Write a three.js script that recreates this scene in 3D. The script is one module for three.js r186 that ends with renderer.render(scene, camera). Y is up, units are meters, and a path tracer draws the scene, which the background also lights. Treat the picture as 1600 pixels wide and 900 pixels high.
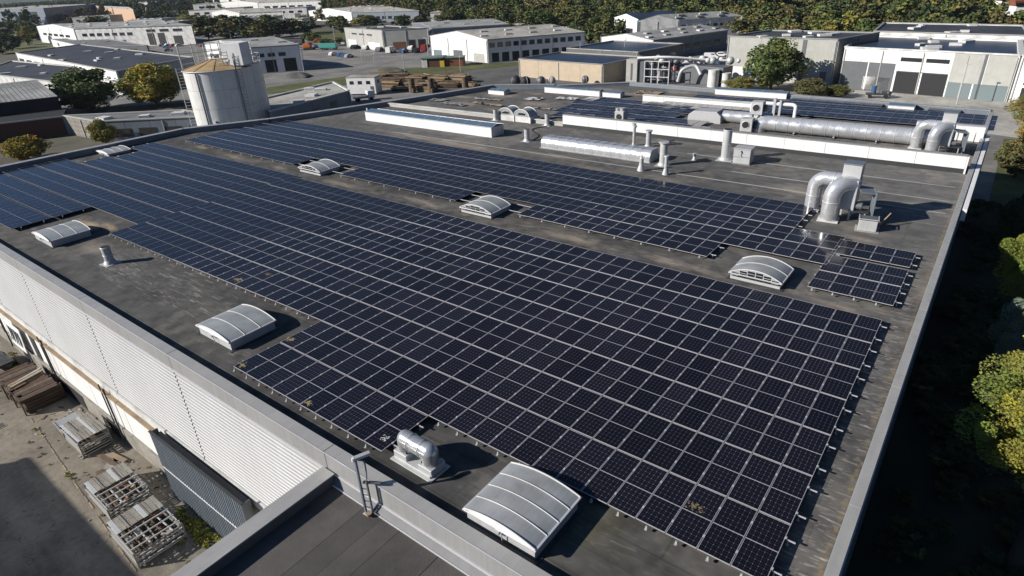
import * as THREE from 'three';
import { RoundedBoxGeometry } from 'three/addons/geometries/RoundedBoxGeometry.js';
import { mergeGeometries } from 'three/addons/utils/BufferGeometryUtils.js';

// ---------------------------------------------------------------- camera, sky, sun, exposure
const G = -11.8;                                   // yard level; y = 0 is the main roof
const scene = new THREE.Scene();
const camera = new THREE.PerspectiveCamera(49.95, 16 / 9, 0.5, 12000);
{
  const yaw = -0.674, pitch = 0.471, roll = -0.052;
  const f = new THREE.Vector3(Math.sin(yaw) * Math.cos(pitch), -Math.sin(pitch), -Math.cos(yaw) * Math.cos(pitch));
  const r = new THREE.Vector3(Math.cos(yaw), 0, Math.sin(yaw));
  const u = new THREE.Vector3().crossVectors(r, f);
  camera.position.set(2.15, 17.18, 33.27);
  camera.up.copy(u.clone().multiplyScalar(Math.cos(roll)).addScaledVector(r, -Math.sin(roll)));
  camera.lookAt(camera.position.clone().add(f));
}
const sunDir = new THREE.Vector3(-1.35, 1.0, 1.5).normalize();
{ // clear autumn sky: pale towards the horizon, deeper blue overhead, a mild glow round the sun
  const W = 256, H = 128, d = new Float32Array(W * H * 4), v = new THREE.Vector3();
  for (let j = 0; j < H; j++) for (let i = 0; i < W; i++) {
    const th = (j + .5) / H * Math.PI - Math.PI / 2, ph = ((i + .5) / W - .5) * 2 * Math.PI;
    v.set(Math.cos(th) * Math.cos(ph), Math.sin(th), Math.cos(th) * Math.sin(ph));
    const e = Math.max(v.y, 0), h = Math.exp(-e * 5), dd = Math.max(v.dot(sunDir), 0), g = Math.pow(dd, 14), w = dd * dd, k = 4 * (j * W + i);
    const c = [.022 + .07 * h + .05 * w, .045 + .12 * h + .15 * w, .1 + .2 * h + .33 * w];
    for (let q = 0; q < 3; q++) d[k + q] = c[q] * .8 + g * [.3, .27, .22][q] * .4; d[k + 3] = 1;
  }
  const t = new THREE.DataTexture(d, W, H, THREE.RGBAFormat, THREE.FloatType); t.mapping = THREE.EquirectangularReflectionMapping; t.magFilter = THREE.LinearFilter; t.minFilter = THREE.LinearFilter; t.needsUpdate = true;
  scene.background = t; scene.environment = t;
}
const sun = new THREE.DirectionalLight(0xfff8ee, 5);
sun.position.copy(sunDir).multiplyScalar(300);
sun.target.position.set(-30, 0, -20);
sun.position.add(sun.target.position);
sun.castShadow = true;
Object.assign(sun.shadow.camera, { left: -260, right: 260, top: 220, bottom: -220, near: 1, far: 900 });
sun.shadow.mapSize.set(4096, 4096);
scene.add(sun, sun.target);
scene.fog = new THREE.FogExp2(0xb9c8dc, 0.00005);
const renderer = new THREE.WebGLRenderer({ antialias: true });
renderer.toneMapping = THREE.LinearToneMapping;
renderer.toneMappingExposure = 1.36;
renderer.shadowMap.enabled = true;

// ---------------------------------------------------------------- helpers
function rng(seed) { let a = seed >>> 0; return () => { a = (a + 0x6D2B79F5) | 0; let t = Math.imul(a ^ (a >>> 15), 1 | a); t = (t + Math.imul(t ^ (t >>> 7), 61 | t)) ^ t; return ((t ^ (t >>> 14)) >>> 0) / 4294967296; }; }
const V = (x, y, z) => new THREE.Vector3(x, y, z);
const lerp = (a, b, t) => a + (b - a) * t, clamp = (x, a, b) => Math.min(b, Math.max(a, x));
const sstep = (a, b, x) => { const t = clamp((x - a) / (b - a), 0, 1); return t * t * (3 - 2 * t); };
const taken = new Map();
function numbered(name) { const n = taken.get(name) || 0; taken.set(name, n + 1); return n ? name + '_' + String(n).padStart(3, '0') : name; }
function tag(o, label, category, group) { if (label) o.userData.label = label; if (category) o.userData.category = category; if (group) o.userData.group = group; else delete o.userData.group; return o; }
function thing(name, label, category, pos = [0, 0, 0], turn = 0, group) {
  const o = new THREE.Group(); o.name = numbered(name); o.position.set(...pos); o.rotation.y = turn; scene.add(o); return tag(o, label, category, group);
}
function clean(g) {
  let q = g.index ? g.toNonIndexed() : g;
  for (const k of Object.keys(q.attributes)) if (!['position', 'normal', 'uv', 'color'].includes(k)) q.deleteAttribute(k);
  return q;
}
function boxUV(g) {                                 // uv in metres from the dominant side of each face
  const p = g.attributes.position, n = g.attributes.normal, uv = new Float32Array(p.count * 2);
  for (let i = 0; i < p.count; i++) {
    const ax = Math.abs(n.getX(i)), ay = Math.abs(n.getY(i)), az = Math.abs(n.getZ(i));
    if (ay >= ax && ay >= az) { uv[2 * i] = p.getX(i); uv[2 * i + 1] = p.getZ(i); }
    else if (ax > az) { uv[2 * i] = p.getZ(i); uv[2 * i + 1] = p.getY(i); }
    else { uv[2 * i] = p.getX(i); uv[2 * i + 1] = p.getY(i); }
  }
  g.setAttribute('uv', new THREE.BufferAttribute(uv, 2)); return g;
}
function merged(list) {
  list = (Array.isArray(list) ? list : [list]).map(clean);
  return list.length > 1 ? mergeGeometries(list) : list[0];
}
function part(name, geos, mat, parent, keepUV) {
  const g = merged(geos); if (!keepUV) boxUV(g);
  const m = new THREE.Mesh(g, mat); m.name = parent ? name : numbered(name); m.castShadow = m.receiveShadow = true;
  (parent || scene).add(m); return m;
}
function struct(name, geos, mat, keepUV) { const m = part(name, geos, mat, null, keepUV); m.userData.kind = 'structure'; return m; }
function share(mesh, parent, pos, rot, scl) { const m = new THREE.Mesh(mesh.geometry, mesh.material); m.name = mesh.name; m.castShadow = m.receiveShadow = true; if (pos) m.position.set(...pos); if (rot) m.rotation.set(...rot); if (scl) m.scale.set(...scl); parent.add(m); return m; }
function copyOf(o, pos, turn, label, group) { const c = o.clone(); c.userData = { ...o.userData }; c.name = numbered(o.name.replace(/_\d{3}$/, '')); scene.add(c); if (pos) c.position.set(...pos); if (turn !== undefined) c.rotation.y = turn; if (label) c.userData.label = label; if (group) c.userData.group = group; return c; }
function bx(w, h, d, x = 0, y = 0, z = 0, ry = 0, bev = 0, rx = 0, rz = 0) {
  const g = bev ? new RoundedBoxGeometry(w, h, d, 1, bev) : new THREE.BoxGeometry(w, h, d);
  if (rx) g.rotateX(rx); if (rz) g.rotateZ(rz); if (ry) g.rotateY(ry); return g.translate(x, y, z);
}
const span = (x0, x1, y0, y1, z0, z1, bev = 0) => bx(x1 - x0, y1 - y0, z1 - z0, (x0 + x1) / 2, (y0 + y1) / 2, (z0 + z1) / 2, 0, bev);
function cyl(r0, r1, h, x, y, z, seg = 20, open = false) { return new THREE.CylinderGeometry(r1, r0, h, seg, 1, open).translate(x, y + h / 2, z); }
function bar(a, b, r, seg = 6) { const A = V(...a), B = V(...b), g = new THREE.CylinderGeometry(r, r, A.distanceTo(B), seg); g.applyQuaternion(new THREE.Quaternion().setFromUnitVectors(V(0, 1, 0), B.clone().sub(A).normalize())); const m = A.add(B).multiplyScalar(.5); return g.translate(m.x, m.y, m.z); }
function beam(a, b, w, h) { const A = V(...a), B = V(...b), g = new THREE.BoxGeometry(w, h, A.distanceTo(B)); const o = new THREE.Object3D(); o.position.copy(A).add(B).multiplyScalar(.5); o.lookAt(B); o.updateMatrix(); return g.applyMatrix4(o.matrix); }
function tube(pts, r, seg = 18, n = 40, tension = .5) { return new THREE.TubeGeometry(new THREE.CatmullRomCurve3(pts.map((p) => V(...p)), false, 'catmullrom', tension), n, r, seg, false); }
function poly(pts, y0, y1) {                        // prism over a polygon of [x, z]
  const s = new THREE.Shape(pts.map(([x, z]) => new THREE.Vector2(x, -z)));
  return new THREE.ExtrudeGeometry(s, { depth: y1 - y0, bevelEnabled: false }).rotateX(-Math.PI / 2).translate(0, y0, 0);
}
function ring(r, t, axis, x, y, z) { const g = new THREE.TorusGeometry(r, t, 5, 24); if (axis === 'x') g.rotateY(Math.PI / 2); if (axis === 'y') g.rotateX(Math.PI / 2); return g.translate(x, y, z); }

// ---------------------------------------------------------------- noise and textures
function lattice(seed) { const r = rng(seed), t = new Float32Array(65536); for (let i = 0; i < 65536; i++) t[i] = r(); return t; }
const LAT = lattice(7);
function vnoise(x, y, px, py) {                     // value noise, periodic in px x py cells
  const xi = Math.floor(x), yi = Math.floor(y), fx = x - xi, fy = y - yi, u = fx * fx * (3 - 2 * fx), v = fy * fy * (3 - 2 * fy);
  const w = (a, p) => ((a % p) + p) % p, x0 = w(xi, px), x1 = w(xi + 1, px), y0 = w(yi, py), y1 = w(yi + 1, py);
  const L = (a, b) => LAT[((a * 197 + b * 3571) & 65535)];
  return lerp(lerp(L(x0, y0), L(x1, y0), u), lerp(L(x0, y1), L(x1, y1), u), v);
}
function fbm(u, v, f, oct, fy = f) { let s = 0, a = .5, t = 0; for (let o = 0; o < oct; o++) { s += a * vnoise(u * f + o * 17, v * fy + o * 31, f, fy); t += a; a *= .55; f *= 2; fy *= 2; } return s / t; }
const enc = (c) => { c = clamp(c, 0, 1); return 255 * (c <= .0031308 ? 12.92 * c : 1.055 * Math.pow(c, 1 / 2.4) - .055); };
function tex(w, h, fn, metres, srgb = true) {       // fn(u, v) -> linear rgb or grey
  const d = new Uint8Array(w * h * 4);
  for (let j = 0; j < h; j++) for (let i = 0; i < w; i++) {
    const c = fn((i + .5) / w, (j + .5) / h), k = 4 * (j * w + i), a = Array.isArray(c) ? c : [c, c, c];
    for (let q = 0; q < 3; q++) d[k + q] = srgb ? enc(a[q]) : 255 * clamp(a[q], 0, 1); d[k + 3] = 255;
  }
  const t = new THREE.DataTexture(d, w, h); t.magFilter = THREE.LinearFilter; t.minFilter = THREE.LinearMipmapLinearFilter; t.generateMipmaps = true;
  t.wrapS = t.wrapT = THREE.RepeatWrapping; if (srgb) t.colorSpace = THREE.SRGBColorSpace;
  if (metres) t.repeat.set(1 / metres[0], 1 / metres[1]); t.needsUpdate = true; return t;
}
const mul = (c, k) => c.map((v) => v * k), mix3 = (a, b, t) => a.map((v, i) => lerp(v, b[i], t));
const T = {
  grunge: tex(512, 512, (u, v) => { const n = fbm(u, v, 6, 6), m = fbm(u + .3, v + .7, 2, 4); return clamp(.72 + .5 * (n - .5) + .4 * (m - .5) + .1, .4, 1); }, [5, 5]),
  streak: tex(512, 512, (u, v) => { const n = fbm(u, v, 48, 4, 3), m = fbm(u, v, 5, 5); return clamp(.9 + .18 * (n - .5) + .24 * (m - .5), .5, 1); }, [6, 6]),
  metal: tex(256, 256, (u, v) => clamp(.9 + .14 * (fbm(u, v, 9, 4) - .5), .5, 1), [1.6, 1.6]),
  rough: tex(256, 256, (u, v) => clamp(.6 + 1.1 * (fbm(u, v, 5, 5) - .5), .1, 1), [2.3, 2.3], false),
  bump: tex(512, 512, (u, v) => fbm(u, v, 40, 4), [2.1, 2.1], false),
  ground: tex(1024, 1024, (u, v) => { const a = fbm(u, v, 5, 7), b = fbm(u + .5, v, 40, 4), c = fbm(u, v + .4, 14, 4, 3); return clamp(.75 + .7 * (a - .5) + .3 * (b - .5) + .35 * (c - .5), .3, 1); }, [31, 31]),
  crack: tex(1024, 1024, (u, v) => { const a = fbm(u, v, 4, 7), r = Math.abs(fbm(u + .1 * fbm(u, v, 6, 3), v, 5, 5) - .5), b = fbm(u, v, 60, 3), d = fbm(u, v + .2, 3, 5, 14); return mul([1, .93, .82], clamp(.62 + .75 * (a - .5) + .3 * (b - .5) + .5 * (d - .5), .2, 1) * (r < .003 ? .6 : 1)); }, [17, 17]),
  grass: tex(512, 512, (u, v) => { const a = fbm(u, v, 6, 6), b = fbm(u, v, 60, 3); return mix3([.045, .06, .012], [.13, .12, .03], clamp(1.6 * (a - .3) + .5 * (b - .5), 0, 1)); }, [23, 23]),
  wood: tex(512, 256, (u, v) => { const n = fbm(u, v, 3, 5, 60), m = fbm(u, v, 4, 4); return clamp(.65 + .7 * (n - .5) + .5 * (m - .5), .15, 1); }, [2, 1]),
};
const mats = {};
function std(color, rough = .8, metal = 0, o = {}) { const { map, ...rest } = o; const m = new THREE.MeshStandardMaterial({ roughness: rough, metalness: metal, ...rest }); m.color.setRGB(...color); if (map) m.map = map; return m; }
const M = {
  cap: std([.39, .385, .375], .6, .05, { map: T.streak, roughnessMap: T.rough }),
  fascia: std([.29, .29, .288], .6, .05, { map: T.streak }),
  rib: std([.41, .415, .42], .55, .05, { map: T.streak }),
  white: std([.79, .79, .785], .6, 0, { map: T.streak }),
  whiteB: std([.74, .74, .72], .65, 0, { map: T.grunge }),
  concrete: std([.34, .32, .28], .9, 0, { map: T.grunge, bumpMap: T.bump, bumpScale: .01 }),
  tan: std([.36, .27, .17], .85, 0, { map: T.grunge }),
  dark: std([.012, .012, .014], .7),
  darkMetal: std([.05, .053, .057], .55, .3, { map: T.metal }),
  bluegrey: std([.2, .235, .275], .5, .3, { map: T.streak }),
  galv: std([.64, .65, .665], .48, .55, { map: T.metal, roughnessMap: T.rough }),
  galvDull: std([.5, .51, .52], .55, .3, { map: T.metal }),
  alu: std([.62, .61, .64], .45, .4),
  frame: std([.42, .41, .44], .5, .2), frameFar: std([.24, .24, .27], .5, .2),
  greyPaint: std([.5, .51, .51], .55, .1, { map: T.streak }),
  poly: new THREE.MeshPhysicalMaterial({ roughness: .5, metalness: 0, clearcoat: .25, clearcoatRoughness: .4, map: T.grunge }),
  glassDark: new THREE.MeshPhysicalMaterial({ roughness: .12, metalness: 0, clearcoat: .6, clearcoatRoughness: .05 }),
  roofGrey: std([.2, .205, .21], .8, 0, { map: T.ground }),
  roofDark: std([.07, .075, .085], .6, .1, { map: T.ground }),
  roofPale: std([.5, .48, .43], .75, 0, { map: T.ground }),
  roofBlue: std([.045, .07, .12], .35, .2, { map: T.ground }),
  roofMid: std([.4, .4, .39], .75, 0, { map: T.ground }),
  asphalt: std([.24, .23, .215], .95, 0, { map: T.ground }),
  asphaltDark: std([.13, .125, .12], .95, 0, { map: T.ground }),
  yard: std([.33, .31, .28], .95, 0, { map: T.crack, bumpMap: T.bump, bumpScale: .015 }),
  grass: std([1, 1, 1], 1, 0, { map: T.grass }),
  earth: std([.11, .1, .07], 1, 0, { map: T.ground }),
  rust: std([.22, .1, .05], .8, .1, { map: T.grunge }),
  brown: std([.1, .045, .03], .85, 0, { map: T.streak }),
  brick: std([.25, .09, .045], .9, 0, { map: T.grunge }),
  wood: std([.17, .115, .075], .9, 0, { map: T.wood }),
  woodDark: std([.09, .06, .04], .9, 0, { map: T.wood }),
  woodPale: std([.42, .3, .16], .85, 0, { map: T.wood }),
  woodGrey: std([.33, .31, .27], .9, 0, { map: T.wood }),
  beige: std([.5, .41, .3], .8, 0, { map: T.streak }),
  peach: std([.55, .36, .24], .8, 0, { map: T.streak }),
  concGrey: std([.42, .42, .39], .85, 0, { map: T.streak }),
  slate: std([.13, .14, .15], .5, .2, { map: T.streak }),
  bark: std([.07, .055, .04], .95),
  orange: std([.55, .14, .02], .5), red: std([.35, .03, .025], .5), teal: std([.03, .25, .22], .5), yellow: std([.6, .4, .04], .5),
  carWhite: std([.75, .75, .75], .3, .1), carGrey: std([.3, .31, .33], .35, .4), carBlue: std([.05, .12, .25], .35, .3), carDark: std([.03, .035, .04], .35, .3), carRed: std([.3, .03, .03], .35, .1),
  tyre: std([.015, .015, .015], .9),
  gold: std([.5, .35, .17], .75, .1, { map: T.grunge }),
  tank: std([.74, .74, .72], .5, .15, { map: T.streak }),
};
M.poly.color.setRGB(.37, .39, .4); M.glassDark.color.setRGB(.02, .025, .03);
// ---------------------------------------------------------------- the main roof surface
const RX0 = -88, RX1 = 4, RZ0 = -64, RZ1 = 24;
const roofTexture = (() => {
  const W = 2048, H = 2048, cv = document.createElement('canvas'); cv.width = W; cv.height = H;
  const c = cv.getContext('2d'), im = c.createImageData(W, H), r = rng(21);
  const X = (x) => (x - RX0) / (RX1 - RX0) * W, Z = (z) => (z - RZ0) / (RZ1 - RZ0) * H, mx = W / (RX1 - RX0);
  for (let j = 0; j < H; j++) for (let i = 0; i < W; i++) {
    const u = i / W, v = j / H, z = lerp(RZ0, RZ1, v), x = lerp(RX0, RX1, u);
    const a = fbm(u, v, 6, 6), b = fbm(u + .37, v + .11, 150, 3), s = fbm(u, v, 24, 5, 90), d = fbm(u + .5, v + .2, 20, 5);
    let k = .05 + .06 * (a - .45) + .07 * (b - .5) + .04 * (s - .5);
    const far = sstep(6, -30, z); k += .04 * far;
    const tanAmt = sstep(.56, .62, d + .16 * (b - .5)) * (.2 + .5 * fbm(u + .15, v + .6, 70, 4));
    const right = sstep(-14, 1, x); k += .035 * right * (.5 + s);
    const edge = sstep(.55, .75, fbm(u + .8, v, 30, 4)) * .6;
    let col = mix3([k, k * .97, k * .935], [k * 1.75, k * 1.62, k * 1.42], clamp(tanAmt + .15 * right * edge, 0, .8));
    const sheet = ((z + 100) % 1.05) / 1.05; const shift = Math.floor((z + 100) / 1.05) * 3.7, cross = (((x + 200 + shift) % 7.5) + 7.5) % 7.5 / 7.5; if (sheet < .06 || cross < .008) col = mul(col, .72); else if (sheet < .12) col = mul(col, 1.14); col = mul(col, .93 + .14 * LAT[(Math.floor((z + 100) / 1.05) * 37 + Math.floor((x + 200 + shift) / 7.5) * 101) & 65535]);
    const q = 4 * (j * W + i); for (let e = 0; e < 3; e++) im.data[q + e] = enc(col[e]); im.data[q + 3] = 255;
  }
  c.putImageData(im, 0, 0);
  const smear = (x, z, rx, rz, col, n, a) => { for (let k = 0; k < n; k++) { const t = r() * 6.283, q = Math.sqrt(r()), l = Math.min(.9, (.03 + r() * r() * .35) * Math.max(rx, 2)); c.globalAlpha = a * r(); c.strokeStyle = col; c.lineWidth = (.015 + .04 * r() * r()) * mx; c.beginPath(); const px = X(x + Math.cos(t) * q * rx), pz = Z(z + Math.sin(t) * q * rz); c.moveTo(px, pz); c.quadraticCurveTo(px + l * mx * .5, pz + (r() - .5) * .06 * mx, px + l * mx, pz + (r() - .7) * .35 * l * mx); c.stroke(); } };
  const pool = (x, z, rx, rz, col, a) => { for (let k = 0; k < 22; k++) { c.globalAlpha = a * .1; c.fillStyle = col; c.beginPath(); c.ellipse(X(x + (r() - .5) * rx * .7), Z(z + (r() - .5) * rz * .7), rx * mx * (.1 + .5 * r() * r()), rz * mx * (.15 + .5 * r()), r() * .4, 0, 6.29); c.fill(); } };
  // pale dried puddles and scrapes
  for (const [x, z, rx, rz] of [[-50, 18.4, 4.5, 1.6], [-66, -2.4, 6, .9], [-57, -2.2, 4, .8], [-74, -3, 3, 1], [-46, -1.8, 5, .7], [-36, -1.9, 6, .7], [-20, -1.6, 7, .9], [-12, -1.4, 5, .8], [-2.5, -.9, 3, .7], [-45, -18.4, 16, 1], [-24, -17.5, 14, 1], [-8, -19.5, 8, 1.6], [-3, -11.5, 3, 1], [-34, -19.5, 8, 1], [-55, -19, 12, .9], [-60, -45, 6, 3], [-52, -42, 6, 3], [-41, -54, 6, 2.5], [-62, -38, 5, 1.6], [-54, -36, 7, 1.2], [-66, -42, 4, 2], [-48, -56, 6, 2], [-57, -49, 5, 1.5], [-36, -58, 5, 2]]) pool(x, z, rx, rz, 'rgb(186,168,140)', .5);
  pool(-56.5, 16.6, 5, 1, 'rgb(190,164,126)', 1.2); pool(-54, 15.9, 3, .7, 'rgb(190,164,126)', 1); pool(-3.5, -13.2, 4, 1, 'rgb(150,128,98)', .5);
  for (const [x, z, rx, rz] of [[-6, 19.5, 5, 3], [-4, 23, 5, 2], [-2, 8, 1.4, 9], [-8.5, -13.4, 6, 1.2], [-12, 20.5, 2, 1.4]]) pool(x, z, rx, rz, 'rgb(112,100,84)', .3);
  smear(-40, 18.4, 9, 2.2, 'rgb(225,216,200)', 420, .5); smear(-38, 18.6, 3.4, 1, 'rgb(235,226,212)', 110, .75); smear(-44, 19.2, 2.4, 1.2, 'rgb(225,215,200)', 110, .8); smear(-50, 20.5, 7, 1.4, 'rgb(170,158,140)', 50, .25);
  smear(.5, 9, .8, 13, 'rgb(225,218,204)', 900, .7); smear(.3, -8, .9, 6, 'rgb(215,208,194)', 260, .5); smear(-6, 20.5, 5, 2.5, 'rgb(190,176,152)', 260, .3); smear(-17, 20, 4, 1.2, 'rgb(190,178,160)', 160, .45); smear(-26, 20.6, 5, 1, 'rgb(190,178,160)', 160, .45);
  smear(-30, -19, 26, 1.4, 'rgb(206,190,165)', 900, .42); smear(-8, -24, 9, 4, 'rgb(190,182,170)', 420, .34); smear(-25, -1.6, 26, .9, 'rgb(206,190,165)', 800, .45); smear(-50, -48, 16, 9, 'rgb(200,188,168)', 900, .4); smear(-2, -34, 3, 3, 'rgb(190,180,160)', 70, .3);
  // lap seams with white bonding lines
  c.strokeStyle = 'rgb(205,200,190)';
  for (const [z, x0, x1, a] of [[-19.6, -62, 1, .5], [-22.6, -24, 1, .45], [-26.6, -24, 1, .55], [-20.8, -30, 1, .3], [-29.4, -12, 1, .35], [-28.5, -62, -30, .12], [-16.8, -6, 1, .4]]) for (let x = x0; x < x1; x += .6) { c.globalAlpha = a * (.25 + .75 * r()); c.lineWidth = (.05 + .07 * r()) * mx; c.beginPath(); c.moveTo(X(x), Z(z + .05 * r())); c.lineTo(X(x + .62), Z(z + .05 * r())); c.stroke(); }
  // moss and silt along the right-hand upstand
  for (let z = -58; z < 22; z += .07) { c.globalAlpha = .1 + .4 * r(); c.fillStyle = r() < .5 ? 'rgb(158,130,84)' : 'rgb(120,104,80)'; c.beginPath(); c.ellipse(X(1.3 - .12 * r() - .35 * r() * r() * r()), Z(z), .1 * mx * r(), .14 * mx * r(), 0, 0, 6.29); c.fill(); }
  for (let k = 0; k < 26000; k++) { const v = r(); c.globalAlpha = .05 + .25 * r(); c.fillStyle = v < .6 ? 'rgb(150,144,134)' : 'rgb(22,21,20)'; const q = .4 + 1.3 * r() * r(); c.fillRect(r() * W, r() * H, q * (1 + r()), q); }
  c.globalAlpha = 1;
  const t = new THREE.CanvasTexture(cv); t.colorSpace = THREE.SRGBColorSpace; t.flipY = false; return t;
})();
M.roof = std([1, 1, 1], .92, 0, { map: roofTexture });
function roofUV(g) { const p = g.attributes.position, a = new Float32Array(p.count * 2); for (let i = 0; i < p.count; i++) { a[2 * i] = (p.getX(i) - RX0) / (RX1 - RX0); a[2 * i + 1] = (p.getZ(i) - RZ0) / (RZ1 - RZ0); } g.setAttribute('uv', new THREE.BufferAttribute(a, 2)); return g; }

// ---------------------------------------------------------------- the main building
const outline = [[1.42, 22.62], [1.5, -58.2], [-28, -60.2], [-46.6, -61.4], [-56.6, -54.4], [-66.3, -50.1], [-72, -33], [-78.6, -15.5], [-84.4, -6], [-85, 22.62]];
const factory = thing('factory_building', 'long flat-roofed factory carrying the solar panels, with ribbed white side wall', 'building');
{
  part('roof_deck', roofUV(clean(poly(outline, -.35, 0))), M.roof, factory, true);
  const body = outline.map(([x, z]) => [x, z]); body[0] = [1.64, 22.95]; body[1] = [1.72, -58.6]; body[9] = [-85.7, 23.02]; body[8] = [-85.1, -6.2]; body[7] = [-79.3, -15.8]; body[6] = [-72.7, -33.3]; body[5] = [-67, -50.6]; body[4] = [-57, -55]; body[3] = [-46.8, -62]; body[2] = [-28, -60.9];
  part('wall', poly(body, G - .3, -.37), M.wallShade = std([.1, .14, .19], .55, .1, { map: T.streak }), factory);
  // near side: cladding bays between joints
  const joints = [1.68, -4.6, -16.1, -29.1, -40.4, -52, -63.6, -75.2, -85.8];
  const ribProfile = (x0, x1, y0, y1) => {
    const pos = [], n = Math.round((y1 - y0) / .27), dy = (y1 - y0) / n, prof = [];
    for (let k = 0; k < n; k++) prof.push([y0 + k * dy, 0], [y0 + (k + .12) * dy, .045], [y0 + (k + .55) * dy, .045], [y0 + (k + .67) * dy, 0]);
    prof.push([y1, 0]);
    for (let k = 0; k + 1 < prof.length; k++) { const [ya, za] = prof[k], [yb, zb] = prof[k + 1]; pos.push(x0, ya, za, x1, ya, za, x1, yb, zb, x0, ya, za, x1, yb, zb, x0, yb, zb); }
    const g = new THREE.BufferGeometry(); g.setAttribute('position', new THREE.Float32BufferAttribute(pos, 3)); g.computeVertexNormals(); g.setAttribute('uv', new THREE.Float32BufferAttribute(new Float32Array(pos.length / 3 * 2), 2)); return g;
  };
  for (let k = 0; k + 1 < joints.length; k++) {
    const xr = joints[k], xl = joints[k + 1], annex = xr > -16;
    part('parapet_cap', span(xl + .012, xr - .012, .35, .41, 22.56, 23.1, .012), M.cap, factory);
    part('cap_edge', span(xl + .015, xr - .015, .375, .422, 23.102, 23.122), M.alu, factory);
    part('fascia_panel', span(xl + .015, xr - .015, -.56, .345, 22.98, 23.08, .01), M.fascia, factory);
    part('parapet_upstand', span(xl, xr, 0, .345, 22.62, 22.72), M.darkMetal, factory);
    part('flashing', [span(xl + .01, xr - .01, -.63, -.565, 22.98, 23.13)], M.alu, factory);
    if (!annex) {
      part('cladding_panel', ribProfile(xl + .05, xr - .05, -6.78, -.66).translate(0, 0, 23.02), M.rib, factory);
      part('joint_strip', span(xr - .2, xr + .2, -6.78, -.66, 22.96, 23.01), M.dark, factory);
      part('wall_band', span(xl + .02, xr - .02, -7.35, -6.78, 23.06, 23.17), M.whiteB, factory);
      part('ledge', span(xl + .01, xr - .01, -7.52, -7.36, 23.03, 23.42, .02), M.tan, factory);
      for (let q = 0; q < 4; q++) { const a = lerp(xl, xr, q / 4), b = lerp(xl, xr, (q + 1) / 4); part('wall_panel', span(a + .015, b - .015, -10.35, -7.53, 23.06, 23.14 + .012 * (q % 2)), M.white, factory); }
      part('plinth', span(xl + .01, xr - .01, G, -10.37, 23.05, 23.3, .02), M.concrete, factory);
      part('downpipe', [bar([xr - 1.6, G + .3, 23.42], [xr - 1.6, -6.9, 23.42], .06), bar([xr - 2.5, -10.3, 23.36], [xr - 2.5, -6.9, 23.36], .045)], M.darkMetal, factory);
    }
  }
  for (const [x0, x1] of [[-53.9, -48.9], [-44.6, -42.9], [-62.3, -60.4]]) part('dock_opening', span(x0, x1, G, -10.5, 23.26, 23.33), M.dark, factory);
  part('dock_opening', span(-58.4, -57.2, -10.3, -7.6, 23.08, 23.2), M.darkMetal, factory);
  // right-hand parapet in lengths, the wall below in sheets
  for (let k = 0, z = 22.55; z > -58; k++, z -= 8.2) {
    const z1 = Math.max(z - 8.19, -58.6);
    part('parapet_cap', span(1.34, 1.72, .34, .4, z1, z, .012), M.cap, factory);
    part('parapet_upstand', span(1.4, 1.48, 0, .335, z1, z), M.fascia, factory);
    part('fascia_panel', span(1.62, 1.69, -.6, .335, z1, z - .02), M.bluegrey, factory);
    part('gutter', span(1.64, 1.74, -.74, -.62, z1, z - .01), M.alu, factory);
  }
  part('fascia_board', span(1.8, 2.1, -.5, .38, -45, -20, .02), M.white, factory);
  part('fascia_board', span(2.11, 2.18, -.62, .3, -43, -26, .02), M.tan, factory);
  // left and far parapets follow the outline
  for (let k = 2; k < outline.length; k++) {
    const a = outline[k - 1], b = outline[k], L = Math.hypot(b[0] - a[0], b[1] - a[1]), n = Math.max(1, Math.round(L / 9)), h = k < 5 ? .45 : .62, ang = Math.atan2(-(b[1] - a[1]), b[0] - a[0]);
    const nx = (b[1] - a[1]) / L, nz = -(b[0] - a[0]) / L;             // outwards
    for (let q = 0; q < n; q++) {
      const t = (q + .5) / n, x = lerp(a[0], b[0], t), z = lerp(a[1], b[1], t), l = L / n;
      part('parapet_cap', bx(l - .02, .07, .86, x + nx * .35, h + .035, z + nz * .35, ang, .012), M.cap, factory);
      part('parapet_upstand', bx(l, h, .14, x + nx * .02, h / 2, z + nz * .02, ang), M.darkMetal, factory);
      part('fascia_panel', bx(l - .02, h + .6, .08, x + nx * .69, h / 2 - .3, z + nz * .69, ang), M.bluegrey, factory);
    }
  }
  // low seam battens on the roof
  for (const [z, x0, x1] of [[-19.6, -58, .9], [-26.6, -22, .9], [-22.6, -16, .9]]) part('seam_batten', span(x0, x1, 0, .02, z - .06, z + .06), M.roofMid, factory);
}
// ---------------------------------------------------------------- fire walls standing on the roof
const fire = thing('fire_wall', 'long white clad fire wall crossing the roof behind the chimney pipes', 'wall', [0, 0, -31.2]);
part('base_strip', span(-39.9, 1.0, 0, .42, -.22, .2), M.darkMetal, fire);
for (let k = 0, x = -39.9; k < 11; k++, x += 3.72) part('cladding_panel', span(x + .012, x + 3.71, .42, 1.5, -.24, .24 + .008 * (k % 2), .01), M.white, fire);
part('coping', span(-39.95, 1.05, 1.505, 1.56, -.3, .29, .01), M.fascia, fire);
part('end_post', span(1.03, 1.16, 0, 1.5, -.24, .3), M.white, fire);
const lowWall = thing('low_parapet_wall', 'low grey upstand with white capping, left of the white fire wall', 'wall', [0, 0, -31.6]);
for (let k = 0, x = -72; k < 6; k++, x += 5.34) { part('wall_panel', span(x, x + 5.33, 0, .42, -.18, .18), M.concGrey, lowWall); part('capping', span(x + .01, x + 5.32, .425, .5, -.26, .26, .01), M.whiteB, lowWall); }
const back1 = thing('fire_wall', 'second white upstand, far side of the roof behind the metal tent duct', 'wall', [0, 0, -50]);
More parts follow.
